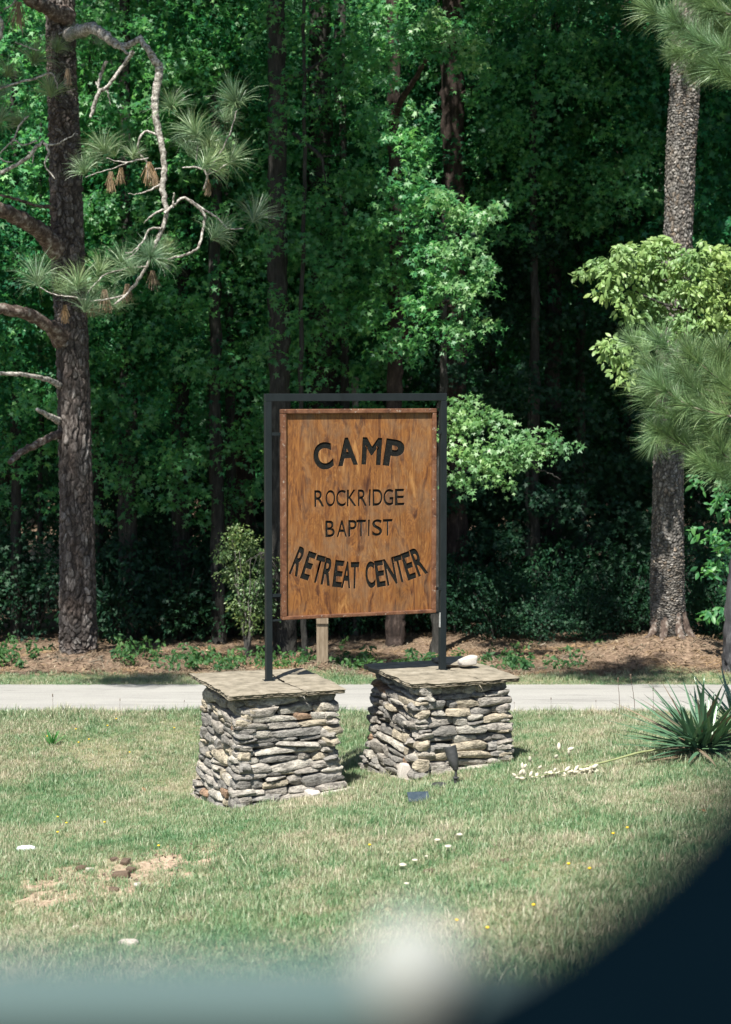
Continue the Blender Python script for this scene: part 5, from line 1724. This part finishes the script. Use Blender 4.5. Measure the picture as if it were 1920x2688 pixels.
# ------------------------------------------------------------------ yucca
def blade(V, T, base, yaw, el, L, w, bend):
    segs = 6
    d = np.array([math.cos(yaw) * math.cos(el), math.sin(yaw) * math.cos(el), math.sin(el)])
    side = np.array([-math.sin(yaw), math.cos(yaw), 0])
    p = np.array(base, float)
    o = len(V)
    for i in range(segs + 1):
        f = i / segs
        ww = w * (0.75 + 0.8 * f if f < 0.4 else 1.07) * (1 - max(0, f - 0.45) / 0.55) ** 0.8
        up = np.cross(side, d)
        V.append(p - side * ww + up * ww * .35); V.append(p - up * ww * 0.1); V.append(p + side * ww + up * ww * .35)
        d = d + np.array([0, 0, -bend * (0.3 + f)]) / segs; d /= np.linalg.norm(d)
        p = p + d * L / segs
    for i in range(segs):
        a = o + i * 3
        T += [(a, a + 1, a + 4), (a, a + 4, a + 3), (a + 1, a + 2, a + 5), (a + 1, a + 5, a + 4)]


yb = lawn_pt(1845, 1985)
yu = empty('yucca', yb, 'spiky yucca clump with stiff blue green blades at the right edge', 'yucca')
for k in range(170):
    V = []; T = []
    yaw = rng.uniform(0, 2 * PI); el = rng.uniform(0.05, 1.2) ** 1.25 + 0.05
    blade(V, T, (rng.normal(0, .05), rng.normal(0, .05), 0.04 + rng.uniform(0, .08)), yaw, el, rng.uniform(.5, .84), rng.uniform(.012, .020), rng.uniform(0.05, 0.7))
    me = np_mesh('blade', V, T, None, True)
    me.materials.append(M['yucca_leaf'] if k % 8 else M['straw_leaf'])
    o = link('blade', me, None, yu)
V = []; T = []
for k in range(70):
    blade(V, T, (rng.normal(0, .08), rng.normal(0, .08), 0.03), rng.uniform(PI * .9, PI * 2.1), rng.uniform(-0.1, .15), rng.uniform(.25, .5), .008, .3)
o = link('dead_blades', np_mesh('dead_blades', V, T), M['straw_leaf'], yu); o['kind'] = 'stuff'
yu.scale = (1.08, 1, .80)
# second clump behind to the right
yb2 = P(1975, 1930, 14.1); yb2.z = gz(yb2.x, yb2.y)
yu2 = empty('yucca', yb2, 'second yucca clump mostly outside the right edge, its broad yellow green blades reaching in', 'yucca')
for k in range(60):
    V = []; T = []
    blade(V, T, (rng.normal(0, .05), rng.normal(0, .05), 0.05), rng.uniform(0, 2 * PI), rng.uniform(0.3, 1.3), rng.uniform(.5, .8), rng.uniform(.014, .02), rng.uniform(0.05, 0.4))
    me = np_mesh('blade', V, T, None, True); me.materials.append(M['yucca_leaf']); link('blade', me, None, yu2)

# fallen flower stalk with white bells
fs = P(1560, 2000, 13.35); fs.z = gz(fs.x, fs.y)
st = empty('flower_stalk', fs, 'fallen yucca flower stalk with cream white bell flowers lying on the lawn', 'flower stalk')


def on(x, y, Y, h):
    p = P(x, y, Y); p.z = gz(p.x, p.y) + h
    return rel(p, fs)


mm = Mesh()
mm.tube([on(1740, 1960, 13.6, .10), on(1690, 1962, 13.55, .10), on(1600, 1980, 13.4, .075), on(1540, 1985, 13.3, .06), on(1470, 2000, 13.2, .05), on(1400, 2020, 13.1, .04)], [.009, .009, .008, .007, .005, .003], 8, 40, 0.001)
link('stem', mm.build('stem'), M['stalk'], st)
BELL = []
for k in range(3):
    bm = bmesh.new()
    lathe(bm, [(0.004, 0), (0.013, 0.008), (0.019, 0.022), (0.018, 0.036), (0.008, 0.050), (0.001, 0.055)], 8)
    for v in bm.verts: v.co += mnoise.noise_vector(v.co * 60 + Vector((k, 0, 0))) * 0.003
    me = bm_mesh('flower', bm, True); me.materials.append(M['petal_white']); BELL.append(me)
for k in range(64):
    f = rng.uniform()
    x = 1360 + 215 * f ** 0.9; yv = 2038 - 22 * f + rng.normal(0, 6)
    h = abs(rng.normal(0, .02)) + .012
    if k < 9: x = [1467, 1490, 1493, 1458, 1392, 1373, 1412, 1372, 1358][k]; yv = [1969, 1968, 1981, 1990, 2000, 2022, 2018, 2018, 2040][k]; 
    p = on(x, yv + 8, 13.2, h)
    o = link('flower', BELL[k % 3], None, st, p)
    if k < 9:
        pp = P(x, yv, 13.2); o.location = rel(pp, fs); 
    o.rotation_euler = (rng.uniform(-1.4, 1.4), rng.uniform(-1.0, 1.4), rng.uniform(0, 6))
    s = rng.uniform(.7, 1.15); o.scale = (s * .72, s * .72, s)
mm = Mesh()
for x, yv in [(1467, 1969), (1490, 1968), (1493, 1981), (1458, 1990), (1392, 2000), (1520, 2010), (1500, 2015), (1545, 2010), (1575, 2010)]:
    e = rel(P(x, yv, 13.2), fs); s_ = on(x + 20, 1993 + abs(x - 1500) * .05, 13.22, .05)
    mm.tube([s_, tuple((np.array(s_) + e) / 2 + np.array([0, 0, .01])), e], [.003, .0025, .002], 5, 8)
link('stalklet', mm.build('stalklet'), M['stalk'], st)

# ------------------------------------------------------------------ small things on the lawn
bm = bmesh.new()
lathe(bm, [(0.002, 0.0), (0.010, 0.004), (0.014, 0.007), (0.010, 0.011), (0.001, 0.012)], 9)
DF = bm_mesh('head', bm, True); DF.materials.append(M['petal_yellow'])
mm = Mesh(); mm.tube([(0, 0, -0.06), (0.003, 0, -0.02), (0, 0, 0.002)], [.0022, .002, .002], 5, 6)
DS = mm.build('stem'); DS.materials.append(M['stalk'])
for k, (x, y) in enumerate([(283, 1906), (234, 1942), (207, 1950), (341, 1976), (306, 1888), (125, 1934), (175, 2162), (152, 2146), (417, 2222), (971, 2220), (1647, 2175), (1493, 2270), (1401, 2378), (1280, 2438), (1610, 2190), (1548, 2282), (275, 2160), (458, 1912), (200, 1915), (152, 2186), (1200, 2418), (748, 1728)]):
    p = lawn_pt(x, y, 0.05)
    r = empty('dandelion', p, 'small yellow dandelion flower in the lawn', 'flower', 'yellow dandelion flowers dotted over the lawn', k)
    link('head', DF, None, r); link('stem', DS, None, r); r.scale = (.75, .75, 1)
bm = bmesh.new()
lathe(bm, [(0.004, -0.004), (0.020, 0.0), (0.032, 0.006), (0.024, 0.013), (0.001, 0.016)], 11)
for v in bm.verts: v.co += mnoise.noise_vector(v.co * 70) * 0.004
WF = bm_mesh('head', bm, True); WF.materials.append(M['petal_white'])
for k, (x, y, s) in enumerate([(1207, 2192, 1), (1149, 2206, .9), (1177, 2223, 1), (1058, 2272, 1.1), (1090, 2259, .8), (1068, 2320, .7), (1120, 2248, .5)]):
    p = lawn_pt(x, y, 0.045)
    r = empty('clover_flower', p, 'flat white flower head standing in the lawn below the spotlight', 'flower', 'white flower heads in the lawn', k)
    link('head', WF, None, r); link('stem', DS, None, r); r.scale = (s * .72, s * .72, s * .72)
p = lawn_pt(71, 2228, 0.02)
o = rock('litter', p, (0.13, 0.06, 0.04), M['litter_white'], 7, 'crumpled white plastic litter lying in the grass at the far left', 'litter', rz=.2)
CL = [(640, 2270), ]
for k, (x, y, s, mt, lb) in enumerate([(318, 2298, 1.5, 'clod', 'largest dark clod of turned earth at the edge of the bare patch'), (330, 2262, 1.2, 'clod', 'dark earth clod above the largest clod'), (345, 2282, .9, 'clod', 'dark earth clod at the upper right of the bare patch'), (300, 2255, .7, 'clod', 'small dark clod near the top of the bare patch'),
                                   (236, 2284, .9, 'pale_clod', 'pale flat stone at the upper left of the bare patch'), (212, 2277, .8, 'clod', 'dark clod beside the pale flat stone'), (361, 2323, .8, 'pale_clod', 'small white stone at the right rim of the bare patch'),
                                   (338, 2478, 1.3, 'pale_clod', 'grey flat stone lying lowest in the grass'), (200, 2435, .7, 'pale_clod', 'pale stone below the bare clay'), (372, 2368, .8, 'clod', 'dark clod at the lower right of the bare clay'), (403, 2400, .7, 'clod', 'isolated small dark clod right of the bare clay'),
                                   (240, 2366, .8, 'clod', 'dark clod in the middle of the bare clay'), (300, 2335, .8, 'clod', 'dark clod between the bare clay and the turned earth'), (40, 2255, .7, 'clod', 'dark clod near the white litter'), (1125, 2288, .9, 'clod', 'dark lump beside the white flower heads'),
                                   (1330, 2262, 1.0, 'clod', 'dark lump in the grass right of the white flower heads'), (1452, 2118, .5, 'clod', 'tiny dark lump in the grass right of centre')]):
    p = lawn_pt(x, y, 0.008)
    rock('clod' if mt == 'clod' else 'stone', p, (0.075 * s, 0.05 * s, 0.035 * s), M[mt], k * 5 + 2, lb, 'clod' if mt == 'clod' else 'stone', rz=k * 1.3)
for k, (x, y, lb) in enumerate([(380, 2072, 'curled rust brown dead leaf in the grass left of the left pillar'), (1850, 2128, 'dull dead leaf in the grass near the right edge')]):
    p = lawn_pt(x, y, 0.03)
    V, T = OVAL
    me = np_mesh('dead_leaf', V * np.array([.09, .09, .25]), T); me.materials.append(M['dead_leaf'])
    o = link('dead_leaf', me, None, None, p); o.rotation_euler = (.7, .4, k + .5); tag(o, lb, 'leaf')
n = 420
x = rng.normal(-1.35, .75, n); y = rng.normal(11.2, .75, n)
z = ground(x, y) + 0.012
me = leaves_mesh('debris', np.stack([x, y, z], 1), np.stack([rng.normal(0, .6, n), rng.normal(0, .6, n), np.ones(n)], 1), rng.normal(0, 1, (n, 3)), rng.uniform(.010, .038, n), OVAL)
tag(link('debris', me, M['clod']), 'crumbs of dark earth scattered round the bare clay patch in the lawn', 'debris', kind='stuff')
# dark rosette weed on the left lawn
p = lawn_pt(136, 1958, 0)
r = empty('rosette_weed', p, 'dark upright broad leaved weed standing alone on the left lawn', 'plant')
for k in range(11):
    V = []; T = []
    blade(V, T, (0, 0, 0), rng.uniform(0, 6.28), rng.uniform(.7, 1.4), rng.uniform(.12, .21), .013, .3)
    me = np_mesh('leaf', V, T); me.materials.append(M['sweetgum_leaf']); link('leaf', me, None, r)
# thin weed stalks by the road
mm = Mesh(); mm.tube([(0, 0, 0), (.01, 0, .16), (.03, .01, .32)], [.0028, .0024, .0016], 5, 12, .002)
mm.tube([(.03, .01, .30), (.032, .01, .34)], [.007, .006], 6, 5)
SK = mm.build('weed_stalk'); SK.materials.append(M['clod'])
for k, (x, y, s) in enumerate([(1625, 1880, 1.2), (1668, 1878, 1.3), (1715, 1880, .9), (1565, 1880, .5), (316, 1885, .6), (140, 1890, .8), (480, 1880, .5), (1448, 1882, .6), (1352, 1885, .5)]):
    p = lawn_pt(x, y)
    o = link('weed_stalk', SK, None, None, p); o.scale = (s, s, s); o.rotation_euler = (0, rng.normal(0, .15), rng.uniform(0, 6))
    tag(o, 'thin dry weed stalk with a dark seed head at the near road edge', 'weed', 'dry weed stalks at the road edge')

# ------------------------------------------------------------------ the car the picture is taken from
car = empty('car', (0.0, 0.62, -0.42), 'blurred dark and grey edge of a car door in the near foreground', 'car')


def part(name, bm, mt, smooth=True): return link(name, bm_mesh(name, bm, smooth), mt, car)


def car_box(name, x0, x1, y0, y1, z0, z1, mt, bev):
    bm = bmesh.new(); box(bm, x0, x1, y0 - CY, y1 - CY, z0 - CZ, z1 - CZ, bevel=bev)
    return part(name, bm, mt)


CY, CZ = 0.62, -0.42
car_box('window_sill', -0.9, 0.5, 0.470, 0.509, -0.180, -0.1665, M['car_grey'], 0.005)
car_box('door_panel', -0.95, 0.6, 0.467, 0.512, -0.9, -0.180, M['car_dark'], 0.01)
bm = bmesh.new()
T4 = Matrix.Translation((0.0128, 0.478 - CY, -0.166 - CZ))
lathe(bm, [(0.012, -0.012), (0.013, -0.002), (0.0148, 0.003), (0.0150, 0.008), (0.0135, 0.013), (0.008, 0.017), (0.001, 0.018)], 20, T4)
part('glint_lump', bm, M['glint_pale'])  # pale lump added on the sill in place of a blurred reflected highlight
# dark mirror shell in the lower right: swept rounded hull
bm = bmesh.new()
MY = 0.34
pxs = [(1000, 2770), (1190, 2670), (1330, 2592), (1470, 2500), (1600, 2395), (1740, 2275), (1880, 2130), (2040, 1950), (2300, 1830), (2600, 1800)]
prof = [(P(x, y, MY).x, P(x, y, MY).z) for x, y in pxs] + [(0.17, -0.12), (0.17, -0.28), (0.0, -0.28)]
lay = []
for yo, ins in ((0.0, 0.015), (0.01, 0.004), (0.03, 0.0), (0.045, 0.006), (0.058, 0.03)):
    cx, cz = 0.10, -0.15
    lay.append([bm.verts.new((x + (cx - x) * ins * 3, MY - 0.03 + yo - CY, z + (cz - z) * ins * 3 - CZ)) for x, z in prof])
for a, b in zip(lay, lay[1:]):
    for i in range(len(prof)):
        bm.faces.new((a[i], a[(i + 1) % len(prof)], b[(i + 1) % len(prof)], b[i]))
bm.faces.new(lay[0]); bm.faces.new(lay[-1])
part('mirror_housing', bm, M['car_dark'])

tot = sum(len(m.polygons) * m.users for m in bpy.data.meshes)
print('tris unique', sum(sum(1 for _ in ()) or len(m.loops) - 2 * len(m.polygons) for m in bpy.data.meshes))
print('polys unique', sum(len(m.polygons) for m in bpy.data.meshes), 'objects', len(scene.objects))
